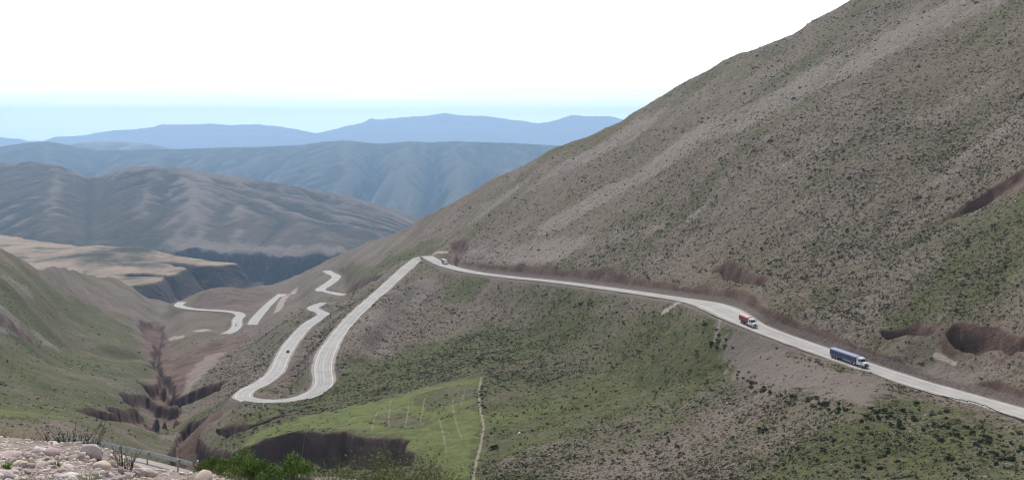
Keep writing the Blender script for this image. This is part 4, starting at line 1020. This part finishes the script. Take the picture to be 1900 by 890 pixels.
# white boulder beside the field
def rock_mesh(name, seed, sub=2, sq=(1, .8, .62), cut=15):
    r = np.random.default_rng(seed); bm = bmesh.new(); bmesh.ops.create_icosphere(bm, subdivisions=sub, radius=1)
    V = np.array([v.co for v in bm.verts]); fc = np.array([[v.index for v in f.verts] for f in bm.faces]); bm.free()
    V = V*(1+.12*fbm(V[:, 0]*1.3+seed, V[:, 1]*1.3+V[:, 2]*.8, 3, seed)[:, None])
    for _ in range(cut):                    # planar facets
        n_ = r.normal(0, 1, 3); n_ /= np.linalg.norm(n_); h = r.uniform(.5, .8); d = V@n_
        V = V-np.maximum(d-h, 0)[:, None]*n_*.93
    V = V*np.array(sq); V[:, 2] -= V[:, 2].min()*.55+V[:, 2].max()*0
    me = mesh_np(name, V, fc, M_ROCK); add_attr(me, 'tint', np.full((len(V), 3), r.uniform(0, 1))); return me
ROCKS = [rock_mesh('rock', 900+q, 2, (1, random.uniform(.65, .95), random.uniform(.45, .8))) for q in range(14)]
wb = link('boulder', rock_mesh('boulder', 977, 2, (.7, .5, 1.0))); p = ground_at(963, 806); wb.location = (p[0], p[1], p[2]-.1)
wb.data.materials.clear(); wb.data.materials.append(M_WHITE); wb.scale = (1.15,)*3
tag(wb, 'small white boulder standing alone in the grass right of the green field', 'boulder')

# ------------------------------------------------------------------ the stony verge in front
def near_pt(u, d):
    x = (u-U0)/F*d; return x, d, float(H_of(Zs, x, d)[0])
n_rock = [0]
def rock(u, v, wpx, label, group=None, d=None, k=None, flat=1.):
    if d is None:
        p = ground_at(u, v)
    else: p = near_pt(u, d)
    if p[1] > 14: return None
    s = wpx/F*p[1]/2
    o = link('rock', ROCKS[k if k is not None else random.randrange(len(ROCKS))])
    o.location = (p[0], p[1], p[2]-.12*s); o.scale = (s, s*random.uniform(.8, 1.1), s*random.uniform(.8, 1.15)*flat)
    o.rotation_euler = (random.uniform(-.25, .25), random.uniform(-.25, .25), random.uniform(0, 6.28))
    tag(o, label, 'rock', group); return o
BIG = [(14, 846, 62, 'broad whitish flat rock at the left end of the rubble heap', .7), (76, 838, 34, 'pale pink oblong rock beside the rounded one at the top of the rubble', .7), (97, 841, 32, 'rounded pink rock with a shaded foot at the top of the rubble', 1.),
       (142, 848, 26, 'pink angular rock between two larger stones near the dark shrub', 1.), (167, 846, 36, 'largest rounded grey pink boulder at the brow of the rubble', 1.25), (76, 866, 30, 'yellowish white slab lying in the middle of the rubble', .8),
       (116, 866, 46, 'long ochre yellow slab in the middle of the rubble', .55), (185, 868, 40, 'grey mottled stone below the largest rounded boulder', .8), (262, 880, 30, 'flat brown-pink stone beside the dark block in front of the road', .7),
       (281, 880, 24, 'dark grey upright block in front of the near road', 1.3), (378, 899, 40, 'big cream coloured boulder beside the bright green bush', .9), (190, 880, 22, 'small pale yellow stone in front of the grey mottled one', .8), (10, 884, 36, 'pale greenish white rock in the bottom corner of the rubble', .8), (36, 862, 30, 'mauve grey rock behind the pale slabs', .8), (132, 884, 40, 'low purple grey rock between two grass tufts', .7)]
for u, v, wp, lab, fl in BIG: rock(u, v, wp*1.35, lab, flat=fl)
R2_ = random.Random(5)
for q in range(270):
    for _ in range(20):
        u = R2_.uniform(-40, 420); v = R2_.uniform(834, 893)
        top = np.interp(u, [-40, 150, 200, 250, 300, 420], [836, 842, 856, 870, 884, 896])
        if v > top+2: break
    rock(u, v, R2_.choice([7, 8, 10, 12, 14, 17, 20, 25])*R2_.uniform(.8, 1.2), 'loose pinkish stone, one of the many small ones heaped in the roadside rubble', 'small loose stones in the roadside rubble')
# gravel between them
r = np.random.default_rng(77); nn = 9000
uu = r.uniform(-140, 470, nn); dd = r.uniform(6.6, 12.6, nn)**1.0; x = (uu-U0)/F*dd; z = H_of(Zs, x, dd)
w = np.exp(r.normal(-4.35, .5, nn))
me = merged('gravel', x, dd, z, w, w, sv_, fi, M_ROCK, seed=4)
tag(link('gravel', me), 'loose pinkish gravel between the rocks on the verge', 'gravel', kind='stuff')

def blades(name, seed, n, h, spread, width, mat, lean=.5, leafy=0., base=.15, tip=.25):
    """a clump of curved stems with optional small leaves, one continuous plant"""
    r = np.random.default_rng(seed); V = []; Fq = []; T = []
    def quad(a, b, c, d, t):
        k_ = len(V); V.extend([a, b, c, d]); Fq.append([k_, k_+1, k_+2, k_+3]); T.extend([t]*4)
    for _ in range(n):
        a = r.uniform(0, 6.28); rr = base*spread*math.sqrt(r.uniform(0, 1)); b0 = np.array([math.cos(a)*rr, math.sin(a)*rr, -.02])
        dirv = np.array([math.cos(a), math.sin(a), 0])*r.uniform(.2, 1)*spread*lean+np.array([r.normal(0, .12), r.normal(0, .12), 0])*spread
        hh = h*r.uniform(.55, 1.05); t = r.uniform(0, 1); sdv = np.array([-math.sin(a), math.cos(a), 0]); sdv = sdv*math.cos(t*3)+np.array([math.cos(a), math.sin(a), 0])*math.sin(t*3)
        pts = [b0+dirv*(s_**1.6)+np.array([0, 0, hh*(s_-.18*s_*s_*r.uniform(.3, 1.4))]) for s_ in np.linspace(0, 1, 5)]
        ws = np.linspace(1, tip, 5)*width
        for i_ in range(4): quad(pts[i_]-sdv*ws[i_], pts[i_]+sdv*ws[i_], pts[i_+1]+sdv*ws[i_+1], pts[i_+1]-sdv*ws[i_+1], t)
        for _ in range(int(leafy)):
            s_ = r.uniform(.25, 1); k_ = min(3, int(s_*4)); p = pts[k_]+(pts[k_+1]-pts[k_])*(s_*4-k_)
            d = r.normal(0, 1, 3); d /= np.linalg.norm(d); e = np.cross(d, r.normal(0, 1, 3)); e /= np.linalg.norm(e)
            L = r.uniform(.5, 1.2)*h*.075; quad(p, p+d*L*.5+e*L*.28, p+d*L, p+d*L*.5-e*L*.28, r.uniform(0, 1))
    me = mesh_np(name, V, Fq, mat); add_attr(me, 'tint', np.repeat(np.array(T)[:, None]*.4, 3, 1)); return me
def plant(name, u, d, me, label, cat, group=None, scale=1., dz=0.):
    p = near_pt(u, d); o = link(name, me); o.location = (p[0], p[1], p[2]+dz); o.scale = (scale,)*3; o.rotation_euler = (0, 0, random.uniform(0, 6.28))
    return tag(o, label, cat, group)
plant('shrub', 228, 11.1, blades('shrub', 31, 46, .27, .17, .0045, M_TWIG, .8, 3, .6, .5), 'dark upright broom-like shrub standing at the end of the rubble before the near road', 'shrub')
plant('shrub', 136, 12.6, blades('shrub', 32, 80, .50, .34, .005, M_TWIG, .9, 4, .7, .5), 'wide dark twiggy shrub behind the largest rounded boulder', 'shrub')
plant('grass_tuft', 44, 12.3, blades('grass_tuft', 33, 150, .36, .34, .003, M_DRY, 1.1, 0), 'dry yellow grass clump rising behind the left end of the rubble', 'grass tuft')
plant('grass_tuft', -8, 12.0, blades('grass_tuft', 43, 150, .30, .34, .003, M_DRY, 1.1, 0), 'dry straw coloured grass clump at the edge of the picture behind the rubble', 'grass tuft')
for u, d, sd_, h, lab in [(68, 8.9, 34, .20, 'small bright green tuft among the rubble below the yellow slab'), (162, 9.3, 35, .18, 'small green tuft among the rubble below the grey mottled stone'), (42, 8.6, 36, .17, 'low green tuft at the foot of the rubble near the corner'), (205, 9.4, 38, .15, 'faded green tuft in front of the pale yellow stone'), (12, 9.8, 39, .12, 'green tuft under the broad whitish flat rock'), (240, 9.6, 44, .12, 'green tuft to the left of the flat brown-pink stone'), (105, 10.3, 45, .09, 'short green tuft close below the rounded pink rock')]:
    plant('grass_tuft', u, d, blades('grass_tuft', sd_, 110, h, h*.9, .003, M_LUSH, 1., 1), lab, 'grass tuft')
for u, d, sd_, h, lab in [(122, 8.2, 51, .10, 'yellowish low tuft between the long ochre slab and the bottom edge'), (318, 10.2, 52, .12, 'yellow green tuft beside the near road in front of the rail end'), (346, 10.6, 53, .15, 'olive tuft next to the cream boulder')]:
    plant('grass_tuft', u, d, blades('grass_tuft', sd_, 90, h, h*.9, .003, M_WEED, 1., 2), lab, 'grass tuft')
def lush_mesh(seed):
    r = np.random.default_rng(seed); V = []; T = []
    cs = [(r.uniform(-.26, .26), r.uniform(-.2, .2), r.uniform(.02, .15), r.uniform(.09, .15)) for _ in range(16)]
    for _ in range(5200):
        cx, cy, cz, rad = cs[r.integers(0, len(cs))]; d = r.normal(0, 1, 3); d /= np.linalg.norm(d); d[2] = abs(d[2])*1.2-.3
        c = np.array([cx, cy, cz])+d*rad*r.uniform(.45, 1.12); c[2] = max(c[2], -.05)
        nn = d+r.normal(0, .7, 3); nn /= np.linalg.norm(nn); t1 = np.cross(nn, r.normal(0, 1, 3)); t1 /= np.linalg.norm(t1); t1[2] += .5; t2 = np.cross(nn, t1); s_ = r.uniform(.008, .017)
        V += [c-t1*s_, c+t2*s_*.45, c+t1*s_*1.3, c-t2*s_*.45]; T += [r.uniform(0, .5)]*4
    me = mesh_np('leafy_bush', np.array(V), np.arange(len(V)).reshape(-1, 4), M_LUSH); add_attr(me, 'tint', np.repeat(np.array(T)[:, None], 3, 1)); return me
# lush bush and weeds at the bottom
for u, d, sc_, lab in [(455, 11.2, 1.0, 'bright fresh green leafy bush next to the cream boulder'), (522, 11.1, 1.12, 'tallest bright green leafy bush in the middle of the bottom foliage'), (400, 11.3, .7, 'smaller bright green bush just behind the cream boulder')]:
    plant('leafy_bush', u, d, lush_mesh(int(u)), lab, 'bush', scale=sc_*.82, dz=-.01)
for u, d, h, lab in [(610, 11.2, .26, 'loose low green weeds just right of the bright green bush'), (690, 11.2, .36, 'tall thin weeds with pale stalks in front of the cliff foot'), (748, 11.2, .46, 'tallest pale-stalked weeds rising across the cliff end'), (800, 11.2, .30, 'low green weeds at the right end of the bottom foliage')]:
    plant('weeds', u, d, blades('weeds', int(u), 120, h, h*.9, .0022, M_WEED, .9, 5, .9), lab, 'weeds')
